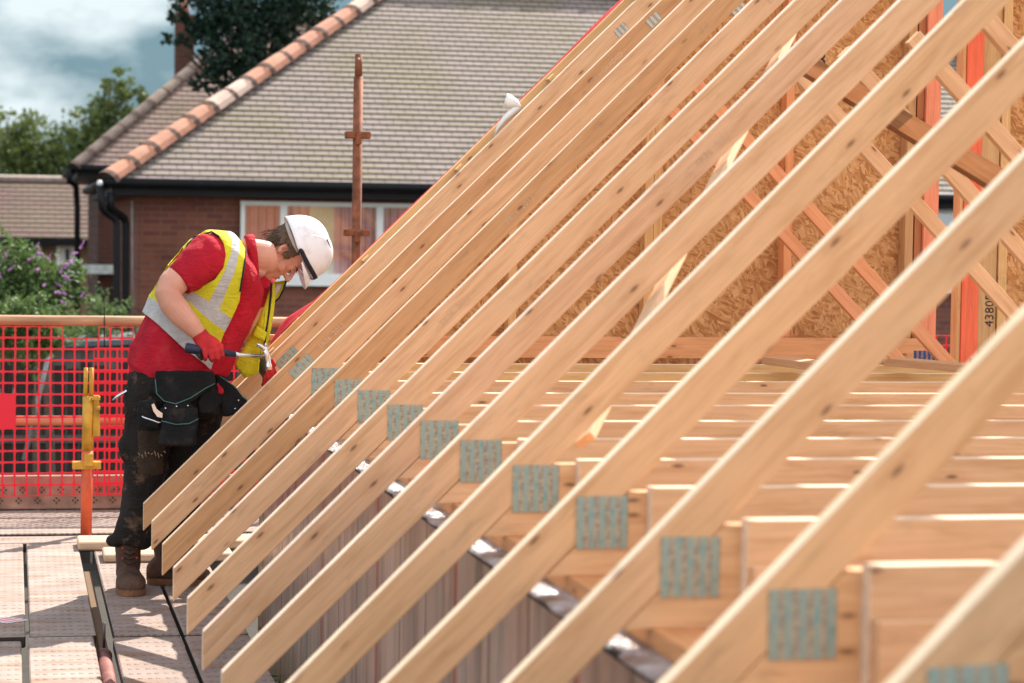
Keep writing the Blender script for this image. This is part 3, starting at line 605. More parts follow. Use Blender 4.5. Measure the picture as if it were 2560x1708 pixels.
for s in (-1,1):
    ball(bm,H(.058,s*.043,-.028),.026,2); ball(bm,H(.050,s*.046,-.062),.025,2)   # cheek, jaw
    ball(bm,H(.080,s*.030,.030),.015,2,rot=Matrix((fw,lf,upv)).transposed(),scale=(.7,1.5,.6))   # brow
    ball(bm,H(.0775,s*.032,.008),.0135,2)
    ball(bm,H(-.004,s*.074,.004),.018,2,rot=Matrix((fw,lf,upv)).transposed(),scale=(.85,.42,1.45)); ball(bm,H(.0,s*.074,-.018),.009,2)
# neck
loft(bm,[(V(1120,440),150*K,.062),(V(1190,440),140*K,.060),(V(1260,445),135*K,.058),(V(1330,450),128*K,.056),(V(1380,440),100*K,.05)],20)
loft(bm,[(V(1120,560),90*K,.05),(V(1210,560),70*K,.045),(V(1290,570),55*K,.035)],16)
# arms (near one to the glove, far one mostly hidden)
AR=[(V(760,470,YP-.17),120*K,.055),(V(640,590,YP-.20),112*K,.054),(V(560,670,YP-.225),112*K,.053),(V(528,735,YP-.24),100*K,.050),(V(565,810,YP-.25),102*K,.050),(V(640,905,YP-.26),96*K,.046),(V(715,985,YP-.268),78*K,.038),(V(772,1050,YP-.272),60*K,.029),(V(800,1085,YP-.275),56*K,.026)]
loft(bm,AR,18)
loft(bm,[(V(1270,700,YP+.17),100*K,.05),(V(1190,880,YP+.20),95*K,.047),(V(1170,990,YP+.21),90*K,.045),(V(1215,1110,YP+.19),85*K,.04),(V(1275,1235,YP+.165),58*K,.027)],16)
loft(bm,[(V(1050,480),150*K,.08),(V(1120,440),150*K,.06)],16)
body=pm('body',remeshed(bm,.0042,3,.5),SKIN)
# inner ear shadow, eye, brow, lips
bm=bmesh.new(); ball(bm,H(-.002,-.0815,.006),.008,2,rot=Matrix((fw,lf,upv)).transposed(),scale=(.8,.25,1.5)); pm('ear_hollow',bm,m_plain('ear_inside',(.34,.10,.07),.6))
bm=bmesh.new()
for s in (-1,1): tube(bm,[H(.0905,s*.020,.003),H(.0912,s*.028,.001),H(.0885,s*.037,.002),H(.082,s*.045,.005)],[.0008,.0017,.0017,.0008],8)
pm('eyelashes',bm,m_plain('lash',(.05,.02,.015),.8))
bm=bmesh.new()
for s in (-1,1): tube(bm,[H(.094,s*.016,.027),H(.0945,s*.028,.031),H(.088,s*.042,.031),H(.079,s*.051,.026)],[.002,.0036,.0034,.0012],8)
pm('eyebrows',bm,HAIRM)
bm=bmesh.new(); ball(bm,H(.0975,0,-.0465),.007,2,rot=Matrix((fw,lf,upv)).transposed(),scale=(.55,2.7,.5)); ball(bm,H(.0955,0,-.0585),.0075,2,rot=Matrix((fw,lf,upv)).transposed(),scale=(.6,2.3,.6))
pm('lips',bm,m_plain('lip',(.50,.16,.12),.5,0,.1))
# ---- hair
bm=headrings(HR,.008,40)
bmesh.ops.subdivide_edges(bm,edges=bm.edges[:],cuts=3,use_grid_fill=True)
kill=[]
for f in bm.faces:
    c=f.calc_center_median()-EO; x,y,z=c.dot(fw),c.dot(lf),c.dot(upv); jit=.006*noise.noise(c*90)
    keep= z>-.052+jit-.25*(x+.06) if x<-.022 else (z>.026+jit if x<.012 else (x<.040+jit*.7 and z>-.004+jit))
    if z<-.07 or (abs(y)<.02 and x>0): keep=False
    if not keep: kill.append(f)
bmesh.ops.delete(bm,geom=kill,context='FACES')
for v in bm.verts:
    c=v.co-EO; d=(v.co-H(0,0,.02)).normalized(); v.co+=d*(.003*noise.noise(v.co*120)+.0015)
o=pm('hair',bm,HAIRM); o.modifiers.new('s','SOLIDIFY').thickness=.004
bm=bmesh.new(); rnd=random.Random(5)
for i in range(520):
    x=rnd.uniform(-.10,.038); z=rnd.uniform(-.05,.05); s=rnd.choice((-1,-1,1))
    if x>-.022 and z<.024 and x<.014: continue
    if x>=.014 and z<-.002: continue
    cx=-.003; aa=.098; yy=.080*math.sqrt(max(.02,1-((x-cx)/aa)**2)); p=H(x,s*yy,z); q=H(x+rnd.uniform(-.004,.006),s*(yy-.001),z-rnd.uniform(.012,.024))
    tube(bm,[p,q],[.0012,.0003],3,False)
pm('hair_strands',bm,HAIRM)
# ---- helmet
bm=bmesh.new(); rings=[]; seg=48; n=14
for i in range(n+1):
    t=i/n; ph=t*math.pi/2; r=math.cos(ph)**.86; zz=.052+.146*math.sin(ph)**.98
    ring=[]
    for k in range(seg):
        q=2*math.pi*k/seg; cs,sn=math.cos(q),math.sin(q)
        x=.010-.004*t+.135*r*cs; y=.112*r*sn
        lip=.006*(1-t)**10
        rz_=.030*max(0,cs)**2*(1-t)+.006*max(0,-cs)*(1-t)
        ridge=.004*math.exp(-(y/.022)**2)*(t>.15)
        ring.append(bm.verts.new(H(x+lip*cs,y+lip*sn,zz+rz_+ridge)))
    rings.append(ring)
for a,b in zip(rings,rings[1:]):
    for k in range(seg):
        try: bm.faces.new((a[k],a[(k+1)%seg],b[(k+1)%seg],b[k]))
        except ValueError: pass
bmesh.ops.remove_doubles(bm,verts=bm.verts,dist=.0004)
he=pm('helmet',bm,HELM); he.modifiers.new('s','SOLIDIFY').thickness=.003
def helmpart(name,bm,mat,smooth=True):
    o=mk(name,bm,mat,smooth=smooth); o.parent=he; return o
bm=bmesh.new(); R0=[]; # peak
for k in range(17):
    q=R_(-62+124*k/16); cs,sn=math.cos(q),math.sin(q)
    a=H(.010+.136*cs,.113*sn,.050+.022*max(0,cs)**2); ext=.030*max(0,math.cos(q*1.35))**.8
    b=H(.010+(.136+ext)*cs,.113*sn*(1+ext*1.2),.050+.012*cs*cs-ext*.75); mm=H(.010+(.136+ext*.55)*cs,.113*sn*(1+ext*.6),.052+.018*cs*cs-ext*.30)
    R0.append([bm.verts.new(p) for p in (a,mm,b)])
for a,b in zip(R0,R0[1:]):
    for j in range(2): bm.faces.new((a[j],b[j],b[j+1],a[j+1]))
o=helmpart('peak',bm,HELM); o.modifiers.new('s','SOLIDIFY').thickness=.003
bm=bmesh.new(); pr=None
for k in range(25):
    q=R_(-80+160*k/24); cs,sn=math.cos(q),math.sin(q)
    zb_=.052+.030*max(0,cs)**2; cur=[bm.verts.new(H(.010+(.141-.3*(z-zb_)*.25)*cs,(.118-.3*(z-zb_)*.25)*sn,z)) for z in (zb_,zb_+.019)]
    if pr: bm.faces.new((pr[0],cur[0],cur[1],pr[1]))
    pr=cur
o=helmpart('goggle_band',bm,TRIM); o.modifiers.new('s','SOLIDIFY').thickness=.004
bm=bmesh.new(); ball(bm,H(.032,-.117,.060),.010,2); helmpart('band_clip',bm,TRIM)
bm=bmesh.new()
for sgn in (-1,1):
    for i in range(5):
        a=R_(18+i*6); p=H(.008+.130*math.cos(a)*.90,sgn*.108*math.cos(.5)*.88*1.0,.150) if False else None
for i in range(5):
    u=i/4; p=(V(1785,315)*(1-u)+V(1817,380)*u); 
    # push slots onto the near side of the shell
    rel=p-EO; x,z=rel.dot(fw),rel.dot(upv); tt=max(0.,min(1.,(z-.052)/.146)); ph=math.asin(tt); r=math.cos(ph)**.86; yy=-.112*math.sqrt(max(0,r*r-((x-.010)/.135)**2))
    ball(bm,H(x,yy-.001,z),.006,1,scale=(.7,.5,1.2))
helmpart('vent_slot',bm,TRIM)
bm=bmesh.new(); pts=[]
for i in range(15):
    u=i/14; px,py=[(1592,290),(1640,285),(1700,285),(1760,305),(1805,345),(1822,400),(1805,455),(1760,505),(1700,550)][min(8,int(u*8))] ; 
    a=[(1592,290),(1640,282),(1700,285),(1760,305),(1803,345),(1822,400),(1805,455),(1760,505),(1700,550)]; s_=u*8; i0=min(7,int(s_)); fr=s_-i0
    p=V(a[i0][0]*(1-fr)+a[i0+1][0]*fr,a[i0][1]*(1-fr)+a[i0+1][1]*fr); rel=p-EO; x,z=rel.dot(fw),rel.dot(upv); tt=max(0.,min(1.,(z-.052)/.146)); ph=math.asin(tt); r=math.cos(ph)**.86; yy=-.112*math.sqrt(max(0,r*r-((x-.010)/.135)**2)); pts.append(H(x,yy,z))
tube(bm,pts,.0022,6); helmpart('raised_rib',bm,HELM)
bm=bmesh.new(); pts=[]
for a in ((-.105,-.035,.055),(-.085,-.072,.048),(-.045,-.088,.046),(.0,-.090,.048),(.03,-.086,.052)): pts.append(H(*a))
tube(bm,pts,[.004,.008,.009,.009,.006],8); helmpart('head_harness',bm,m_plain('harness',(.42,.36,.32),.6))
# ---- shirt
def wrinkle(me,amp,sc,st=Vector((1,1,.45)),seed=0.):
    nn=[v.vector.copy() for v in me.vertex_normals]; cs=[v.co.copy() for v in me.vertices]; out=[]
    for c0,n0 in zip(cs,nn):
        c=Vector((c0.x*st.x,c0.y*st.y,c0.z*st.z))*sc+Vector((seed,0,0))
        d=noise.noise(c)*amp+noise.noise(c*2.3)*amp*.45; out.extend(c0+n0*d)
    me.vertices.foreach_set('co',out); me.update()
torso=[((615,1385),388,.165),((612,1340),392,.168),((640,1240),402,.172),((700,1110),398,.172),((770,960),398,.172),((850,800),395,.175),((935,650),382,.185),((1015,530),340,.19),((1080,440),258,.165),((1130,410),165,.10)]
def tors(bm,g=0.,h0=0): loft(bm,[(V(c[0],c[1]+h0),a*K+g,b+g) for c,a,b in torso],32,2.25)
bm=bmesh.new(); tors(bm)
loft(bm,[(V(940,430,YP-.10),175*K,.085),(V(850,450,YP-.145),185*K,.085),(V(760,520,YP-.175),160*K,.080),(V(690,585,YP-.19),145*K,.075),(V(628,632,YP-.203),134*K,.070),(V(612,645,YP-.206),132*K,.068)],24)
loft(bm,[(V(1150,600,YP+.10),150*K,.08),(V(1260,680,YP+.16),140*K,.075),(V(1225,800,YP+.185),125*K,.068)],20)
loft(bm,[(V(380,1200,YP),170*K,.13),(V(300,1330,YP),105*K,.12)],16)
me=remeshed(bm,.008,5,.5); wrinkle(me,.008,9); wrinkle(me,.0065,14,Vector((1,1,.5)),3); pm('polo_shirt',me,SHIRT)
# collar
bm=bmesh.new(); rings=[]
for (cx,cy,a,b) in ((1150,470,205,.082),(1180,455,205,.084),(1222,440,190,.082)):
    ax=Vector((.97,0,.12)).normalized(); u=Vector((-.12,0,.99)); ring=[]
    for k in range(28):
        q=2*math.pi*k/28; ring.append(bm.verts.new(V(cx,cy)+u*a*K*math.cos(q)*.93+Vector((0,1,0))*b*math.sin(q)))
    rings.append(ring)
for a,b in zip(rings,rings[1:]):
    for k in range(28): bm.faces.new((a[k],a[(k+1)%28],b[(k+1)%28],b[k]))
o=pm('collar',bm,SHIRT); o.modifiers.new('s','SOLIDIFY').thickness=.005
def panel(name,poly,Y,mat,th=.004,curve=0.,cx=None,sub=3,dip=0.):     # thin cloth panel with real depth and folds
    bm=bmesh.new(); vs=[bm.verts.new(V(x,y,Y)) for x,y in poly]; f=bm.faces.new(vs); bmesh.ops.triangulate(bm,faces=[f]); bmesh.ops.subdivide_edges(bm,edges=bm.edges[:],cuts=sub,use_grid_fill=True); bmesh.ops.triangulate(bm,faces=bm.faces)
    for v in bm.verts:
        v.co.y+=curve*noise.noise(Vector((v.co.x*9,0,v.co.z*4)))+dip*math.sin(v.co.x*60+v.co.z*14)
    o=pm(name,bm,mat); s=o.modifiers.new('s','SOLIDIFY'); s.thickness=th; s.offset=0; return o
panel('collar_flap',[(1145,470),(1165,500),(1215,560),(1238,600),(1228,640),(1200,660),(1165,560),(1148,520)],YP-.095,SHIRT,.005,.01)
panel('collar_flap',[(1240,640),(1290,590),(1340,640),(1330,680),(1270,700),(1225,735),(1200,720)],YP-.06,SHIRT,.006,.01)
# ---- vest: near-surface plane used to lay out the cut and the tapes (pattern runs straight through the garment)
YN=YP-.14
def P2(pts): return [(q.x,q.z) for q in (V(x,y,YN) for x,y in pts)]
VEST=P2([(655,420),(690,345),(760,275),(870,230),(960,225),(1190,270),(1165,330),(1145,420),(1120,520),(1095,680),(1085,790),(1055,860),(1015,950),(965,1040),(935,1120),(900,1200),(860,1330),(815,1282),(640,1150),(440,960),(340,885),(385,790),(440,720),(500,620),(560,520)])
HOLE=P2([(700,395),(790,325),(880,262),(925,285),(962,345),(975,430),(955,530),(890,620),(795,675),(700,720),(600,700),(560,600),(620,470)])
TAPES=[P2([(1005,200),(1100,230),(1095,330),(1075,440),(1045,560),(990,690),(930,850),(845,800),(900,690),(965,560),(1012,430),(1030,330)]),
 P2([(560,640),(690,700),(760,738),(850,795),(940,865),(1015,925),(1060,960),(1000,1060),(950,1010),(850,940),(760,860),(690,790),(560,740)]),
 P2([(340,885),(385,770),(440,785),(520,885),(640,1005),(745,1105),(900,1230),(870,1345),(815,1285),(640,1152),(440,962)])]
TRIMS=[]
def inpoly(p,poly):
    x,y=p; r=False; j=len(poly)-1
    for i in range(len(poly)):
        xi,yi=poly[i]; xj,yj=poly[j]
        if (yi>y)!=(yj>y) and x<(xj-xi)*(y-yi)/(yj-yi)+xi: r=not r
        j=i
    return r
bm=bmesh.new(); tors(bm,.016)
loft(bm,[(V(960,430,YP-.09),185*K,.09),(V(860,450,YP-.135),190*K,.088)],24)
me=remeshed(bm,.009,4,.5); wrinkle(me,.007,9); wrinkle(me,.005,15,Vector((1,1,.5)),5)
bm=bmesh.new(); bm.from_mesh(me); bpy.data.meshes.remove(me)
def cutline(poly):
    for i in range(len(poly)):
        a=Vector((poly[i][0],0,poly[i][1])); b=Vector((poly[(i+1)%len(poly)][0],0,poly[(i+1)%len(poly)][1])); d=(b-a)
        if d.length<1e-5: continue
        nrm=Vector((-d.z,0,d.x)).normalized(); mid=(a+b)/2; R=d.length/2+.012
        fs=[f for f in bm.faces if (Vector((f.calc_center_median().x,0,f.calc_center_median().z))-mid).length<R]
        ge=set(fs)
        for f in fs: ge.update(f.edges); ge.update(f.verts)
        bmesh.ops.bisect_plane(bm,geom=list(ge),plane_co=a,plane_no=nrm,dist=1e-5)
for pl in [VEST,HOLE]+TAPES: cutline(pl)
kill=[]
for f in bm.faces:
    c=f.calc_center_median(); p=(c.x,c.z)
    if not inpoly(p,VEST) or inpoly(p,HOLE): kill.append(f); continue
    f.smooth=True; f.material_index=1 if any(inpoly(p,t) for t in TAPES) else 0
bmesh.ops.delete(bm,geom=kill,context='FACES')
edge=[e for e in bm.edges if e.is_boundary]
vest=pm('hi_vis_vest',bm,[YV,SV]); s=vest.modifiers.new('s','SOLIDIFY'); s.thickness=.004; s.offset=1
def surf_tube(pts,r,name,mat,dy=0.):       # piping laid on the near surface of the vest
    dg=bpy.context.evaluated_depsgraph_get(); ev=vest.evaluated_get(dg); out=[]
    for i in range(len(pts)-1):
        for t in (0,.25,.5,.75):
            x=pts[i][0]*(1-t)+pts[i+1][0]*t; y=pts[i][1]*(1-t)+pts[i+1][1]*t; q=V(x,y,YN)
            ok,loc,nm,ix=ev.ray_cast(Vector((q.x,8.5,q.z))-vest.matrix_world.translation,Vector((0,1,0)))
            if ok: out.append(loc+vest.matrix_world.translation+Vector((0,-.002+dy,0)))
            elif out: out.append(Vector((q.x,out[-1].y,q.z)))
    if len(out)>1: b=bmesh.new(); tube(b,out,r,6); pm(name,b,mat)
bpy.context.view_layer.update()
surf_tube([(672,400),(700,350),(765,288),(872,250),(925,285),(960,345),(973,430),(953,530),(890,618),(800,670)],.0042,'black_piping',TRIM)
surf_tube([(1176,285),(1158,340),(1140,420),(1118,520),(1098,640),(1086,740)],.0038,'black_piping',TRIM)
# hanging far side of the vest
panel('vest_front_flap',[(1345,650),(1372,650),(1375,760),(1360,900),(1340,1010),(1312,1140),(1310,1230),(1250,1250),(1240,1358),(1190,1385),(1138,1398),(1100,1350),(1058,1290),(1105,1200),(1170,1090),(1230,960),(1290,820),(1325,720)],YP+.045,YV,.005,.05,None,4,.004)
panel('vest_front_flap',[(1372,642),(1462,630),(1440,700),(1405,770),(1368,802),(1360,720)],YP+.10,YV,.004,.01)
panel('reflective_tape',[(1385,660),(1425,655),(1412,700),(1385,745),(1366,775),(1368,715)],YP+.088,SV,.004,.004)
panel('reflective_tape',[(1196,1060),(1290,1108),(1310,1040),(1230,985)],YP+.020,YV,.003,.004)
bm=bmesh.new(); tube(bm,[V(x,y,YP+.032) for x,y in ((1345,650),(1340,760),(1325,880),(1305,1010),(1290,1140))],.0045,6); tube(bm,[V(x,y,YP+.085) for x,y in ((1462,630),(1440,700),(1405,770),(1366,803))],.004,6); pm('black_piping',bm,TRIM)
# ---- trousers
bm=bmesh.new()
loft(bm,[(Q(440,915),112*KP,.155),(Q(440,950),122*KP,.165),(Q(436,1000),118*KP,.160),(Q(430,1030),105*KP,.145)],26,2.4)
loft(bm,[(Q(392,985,YP-.02),84*KP,.105),(Q(376,1060,YP-.01),67*KP,.10),(Q(366,1140,YP),55*KP,.09),(Q(356,1220,YP+.03),49*KP,.078),(Q(343,1290,YP+.055),46*KP,.072),(Q(334,1335,YP+.07),52*KP,.074),(Q(327,1356,YP+.075),50*KP,.074)],22)
loft(bm,[(Q(495,985,YP+.07),78*KP,.10),(Q(478,1080,YP+.10),70*KP,.095),(Q(462,1170,YP+.13),60*KP,.085),(Q(450,1260,YP+.15),52*KP,.075),(Q(444,1340,YP+.165),48*KP,.07),(Q(442,1392,YP+.17),47*KP,.07)],22)
ball(bm,Q(309,1120,YP-.02),.035,2,scale=(.6,1,1.5)); ball(bm,Q(286,1352,YP+.055),.036,2,scale=(1,1.2,.8)); ball(bm,Q(360,1345,YP+.03),.028,2,scale=(1,1.2,.8))
me=remeshed(bm,.009,4,.5); wrinkle(me,.008,9); wrinkle(me,.004,24,Vector((1,1,.6)),2)
tr=pm('trousers',me,[PANTS,KNEE])
for p in tr.data.polygons:
    c=p.center
    a=Q(352,1080,9.5); b=Q(405,1190,9.5)
    if p.normal.y<.1 and abs(c.x-(a.x+b.x)/2)<.052+.008*noise.noise(c*40) and b.z<c.z<a.z+.004*noise.noise(c*60) and c.y<YP+.05: p.material_index=1
# ragged knee tear
bm=bmesh.new()
for i in range(9):
    x=346+i*8; tube(bm,[Q(x,1132+5*math.sin(i*2.1),YP-.098+.012*abs(i-4)/4),Q(x+4,1139+7*math.sin(i*1.3),YP-.103+.012*abs(i-4)/4)],[.003,.0015],5)
pm('torn_threads',bm,m_plain('frayed_cloth',(.30,.20,.12),.9))
# ---- boots
def boot(cx,cy_ank,Yank,toe,heel,name):
    bm=bmesh.new(); az=Q(cx,cy_ank,Yank); dr=(Vector((toe[0],toe[1],0))-Vector((heel[0],heel[1],0))); Lb=dr.length; dr.normalize(); sd=Vector((-dr.y,dr.x,0))
    hp=Vector((heel[0],heel[1],0))
    def ring(c,a,b,seg=18):
        return [bm.verts.new(c+sd*a*math.cos(2*math.pi*k/seg)+Vector((0,0,1))*b*math.sin(2*math.pi*k/seg)) for k in range(seg)]
    prof=[(-.005,.022,.045,.032),(.02,.036,.055,.05),(.07,.04,.062,.058),(.12,.045,.060,.055),(.17,.055,.050,.045),(.215,.060,.045,.040),(.26,.054,.040,.034),(.29,.034,.030,.024),(.303,.012,.022,.012)]
    R=[]
    for x,a,zc_,b in prof: R.append(ring(hp+dr*(x*Lb/.30)+Vector((0,0,zc_)),a,b))
    for a,b in zip(R,R[1:]):
        for k in range(18): bm.faces.new((a[k],a[(k+1)%18],b[(k+1)%18],b[k]))
    bm.faces.new(R[0]); bm.faces.new(R[-1][::-1])
    loft(bm,[(hp+dr*.085+Vector((0,0,.06)),.048,.056),(hp+dr*.078+Vector((0,0,.11)),.050,.056),((hp+dr*.07+Vector((0,0,.16))),.052,.058),((hp+dr*.066+Vector((0,0,.20))),.054,.058)],18)
    me=remeshed(bm,.006,3,.5); wrinkle(me,.004,22)
    b=pm(name,me,BOOT)
    bm=bmesh.new(); pts=[]
    for i in range(24):
        q=2*math.pi*i/24; cs,sn=math.cos(q),math.sin(q); wd=.052+.010*(cs>0)-.010*(abs(cs+.2)<.3)
        pts.append(hp+dr*(Lb*.5+Lb*.515*math.copysign(abs(cs)**.75,cs))+sd*wd*math.copysign(abs(sn)**.75,sn))
    lo=[bm.verts.new(p+Vector((0,0,.002))) for p in pts]; hi=[bm.verts.new(p+Vector((0,0,.026))) for p in pts]
    for k in range(24): bm.faces.new((lo[k],lo[(k+1)%24],hi[(k+1)%24],hi[k]))
    bm.faces.new(lo[::-1]); bm.faces.new(hi); pm('boot_sole',bm,SOLE,False)
    bm=bmesh.new()
    for i in range(5):
        x=.125-.0*i; z=.115+i*.018; f=hp+dr*(.150-i*.010); f2=Vector((0,0,z-.015*(4-i)*.12))
        tube(bm,[f+sd*.022+Vector((0,0,z)),f+dr*.008+Vector((0,0,z-.006)),f-sd*.022+Vector((0,0,z+.002))],.0026,6)
    pm('laces',bm,m_plain('dark_laces',(.012,.01,.01),.9))
    bm=bmesh.new()
    for z in (.135,.175):
        for s_ in (-1,1): ball(bm,hp+dr*.148+sd*.028*s_+Vector((0,0,z)),.006,1)
    pm('eyelets',bm,m_plain('red_eyelet',(.35,.04,.03),.6)); return b
boot(336,1400,9.70,(.468,9.49),(.455,9.775),'boot'); boot(440,1430,9.83,(.80,9.79),(.545,9.83),'boot')
# ---- gloves
def fingers(bm,specs):
    for pts,r in specs: loft(bm,[(p,r*(1-.10*i),r*(1-.10*i)) for i,p in enumerate(pts)],12); ball(bm,pts[-1],r*.86,2)
bm=bmesh.new(); Yh=YP-.285
loft(bm,[(V(775,1045,Yh+.01),66*K,.034),(V(800,1085,Yh+.01),66*K,.033),(V(830,1125,Yh),82*K,.030),(V(870,1160,Yh-.006),88*K,.027),(V(905,1180,Yh-.010),78*K,.022)],18)
fs=[]
for i,(kx,ky,tx,ty) in enumerate(((815,1170,825,1258),(862,1185,880,1266),(908,1178,925,1262),(948,1160,962,1245))):
    k0=V(kx,ky-25,Yh-.012); k1=V(kx+6,ky+18,Yh-.033); k2=V((kx+tx)/2+8,(ky+ty)/2+18,Yh-.036); k3=V(tx,ty-2,Yh-.018); k4=V(tx-8,ty-18,Yh+.004)
    fs.append(([k0,k1,k2,k3,k4],[.0105,.0115,.0112,.0100][i]))
fs.append(([V(800,1110,Yh+.014),V(812,1165,Yh+.030),V(850,1205,Yh+.030),V(900,1215,Yh+.018)],.012))
fingers(bm,fs); gl=pm('glove',remeshed(bm,.0032,2,.4),GLOVE)
bm=bmesh.new(); fingers(bm,[([V(768,1170,Yh-.004),V(775,1215,Yh-.010),V(800,1240,Yh-.008)],.012)]); pm('glove_palm',bm,GPALM)
bm=bmesh.new(); Yl=YP+.155
loft(bm,[(V(1268,1235,Yl),52*K,.028),(V(1285,1290,Yl-.006),62*K,.03),(V(1310,1345,Yl-.010),62*K,.026),(V(1325,1375,Yl-.012),50*K,.02)],16)
fingers(bm,[([V(1340,1290,Yl-.02),V(1362,1330,Yl-.025),V(1375,1365,Yl-.01),V(1368,1395,Yl+.01)],.011),([V(1322,1320,Yl-.028),V(1345,1365,Yl-.034),V(1350,1400,Yl-.02),V(1340,1425,Yl+.0)],.0112),([V(1300,1340,Yl-.03),V(1318,1390,Yl-.034),V(1318,1425,Yl-.018),V(1305,1440,Yl)],.0108),([V(1280,1350,Yl-.024),V(1290,1400,Yl-.03),V(1285,1438,Yl-.015),V(1278,1450,Yl)],.0098),([V(1330,1270,Yl-.01),V(1352,1262,Yl-.02),V(1368,1290,Yl-.03)],.011)])
o=pm('glove',remeshed(bm,.0032,2,.4),[GLOVE,GPALM])
for p in o.data.polygons:
    c=p.center
    if (c-V(1320,1300,c.y)).dot(Vector((1,0,-.35)))<-.002+.004*noise.noise(c*80): p.material_index=1
# ---- tool belt and pouches
def c4(x,y,Y): return at(x/2.7314,567+y/2.7314,Y)
bm=bmesh.new(); rr=[]
for k in range(40):
    q=2*math.pi*k/40; c=Q(440,958)+Vector((0.185*math.cos(q)*.98,.178*math.sin(q),.018*math.cos(q))); rr.append([bm.verts.new(c+Vector((0,0,dz))) for dz in (-.03,.03)])
for k in range(40): bm.faces.new((rr[k][0],rr[(k+1)%40][0],rr[(k+1)%40][1],rr[k][1]))
tbm=pm('tool_belt',bm,POUCH); tbm.modifiers.new('s','SOLIDIFY').thickness=.006
def pouch(name,poly,Y0,th,mat=POUCH,rnd_=.014):
    bm=bmesh.new(); f=[bm.verts.new(c4(x,y,Y0-th)) for x,y in poly]; b=[bm.verts.new(c4(x,y,Y0)) for x,y in poly]; n=len(poly)
    bm.faces.new(f); bm.faces.new(b[::-1])
    for i in range(n): bm.faces.new((f[i],b[i],b[(i+1)%n],f[(i+1)%n]))
    me=remeshed(bm,.006,6,.6); wrinkle(me,.004,22); o=mk(name,bmesh.new(),None); 
    bpy.data.objects.remove(o); o=link(name,me,mat); o.parent=tbm; o.location=Vector((0,0,0)); return o
YB=YP-.165
pouch('pouch',[(1058,985),(1056,1130),(1100,1190),(1200,1225),(1300,1205),(1400,1130),(1475,1065),(1460,985)],YB+.01,.045)
pouch('pouch',[(1085,1235),(1350,1235),(1352,1330),(1335,1500),(1080,1495),(1100,1330)],YB+.015,.055)
pouch('pouch',[(1115,1200),(1290,1190),(1345,1260),(1320,1330),(1110,1330)],YB+.0,.035)
pouch('pouch',[(945,1190),(1060,1180),(1105,1300),(1090,1385),(950,1370),(935,1290)],YB+.01,.035)
pouch('pouch',[(1470,1000),(1530,1030),(1600,1090),(1690,1190),(1640,1240),(1600,1285),(1520,1300),(1495,1180)],YP-.09,.04)
pouch('pouch',[(1380,1090),(1500,1060),(1510,1200),(1470,1280),(1360,1285),(1350,1200)],YP-.13,.04)
pouch('red_pocket',[(1476,1055),(1532,1110),(1530,1150),(1488,1140)],YP-.165,.012,SHIRT)
bm=bmesh.new()
def edge_(pts,Y): tube(bm,[c4(x,y,Y) for x,y in pts],.0016,6)
edge_([(1060,1040),(1070,1140),(1120,1190),(1200,1210),(1300,1170),(1400,1105),(1470,1070)],YB-.040); edge_([(1100,1325),(1200,1350),(1290,1345),(1355,1312)],YB-.044); edge_([(1500,1020),(1590,1080),(1655,1140),(1690,1185)],YP-.133)
pm('piping',bm,TEAL)
bm=bmesh.new()
for x,y,Y in ((1130,1240,YB-.045),(1206,1227,YB-.045),(1283,1222,YB-.045),(1628,1186,YP-.133),(1605,1242,YP-.133),(974,1297,YB-.03)): ball(bm,c4(x,y,Y),.0042,2)
pm('rivet',bm,STL)
bm=bmesh.new(); tube(bm,[c4(x,y,YB-.045) for x,y in ((975,1300),(1010,1312),(1050,1325),(1080,1337),(1098,1336))],[.003,.0035,.004,.0035,.002],8); prism_pts=None
pts=[(1034,1215),(1052,1207),(1070,1245),(1110,1275),(1108,1305),(1075,1298),(1048,1262)]
a=[bm.verts.new(c4(x,y,YB-.050)) for x,y in pts]; b=[bm.verts.new(c4(x,y,YB-.042)) for x,y in pts]; bm.faces.new(a); bm.faces.new(b[::-1])
for i in range(7): bm.faces.new((a[i],b[i],b[(i+1)%7],a[(i+1)%7]))
o=mk('snips',bm,STL); tag(o,'steel pliers and hook hanging from the worker\'s black tool belt','pliers')
bm=bmesh.new(); tube(bm,[c4(765,1185,YP-.05),c4(800,1160,YP-.05),c4(860,1125,YP-.05),c4(890,1110,YP-.05)],[.0015,.006,.006,.004],8)
o=mk('spanner',bm,STL); tag(o,'steel spanner handle sticking out behind the worker\'s hip','spanner')
# ---- hammer
HM=empty('claw_hammer',V(900,1190,Yh-.010),'steel claw hammer with dark blue grip held in the right glove','hammer')
def hp(name,bm,mat,smooth=True):
    o=mk(name,bm,mat,smooth=smooth); o.parent=HM; o.location=-HM.location; return o
GRIP=m_plain('navy_rubber_grip',(.012,.018,.045),.5,0,.2,40,.4,.001); Yk=Yh-.012; Yq=YP-.16
def hy(x): return Yk+(Yq-Yk)*max(0,(x-700))/(1300-700)
bm=bmesh.new(); tube(bm,[V(668,1158,Yk),V(680,1160,Yk),V(760,1175,Yk),V(860,1185,hy(860)),V(960,1196,hy(960)),V(1058,1212,hy(1058))],[.016,.0195,.0185,.0155,.0135,.0125],16); hp('grip',bm,GRIP)
bm=bmesh.new(); tube(bm,[V(1055,1211,hy(1055)),V(1075,1213,hy(1075)),V(1095,1213,hy(1095)),V(1290,1228,hy(1290))],[.0125,.0115,.0078,.0078],12); hp('shaft',bm,STL)
bm=bmesh.new(); Yq2=hy(1300)
loft(bm,[(V(1292,1150,Yq2),.007,.011),(V(1300,1195,Yq2),.013,.013),(V(1312,1240,Yq2),.0155,.013),(V(1320,1275,Yq2),.011,.010),(V(1322,1295,Yq2),.0135,.0135),(V(1326,1325,Yq2),.0145,.0145),(V(1327,1332,Yq2),.0125,.0125)],18,2.6)
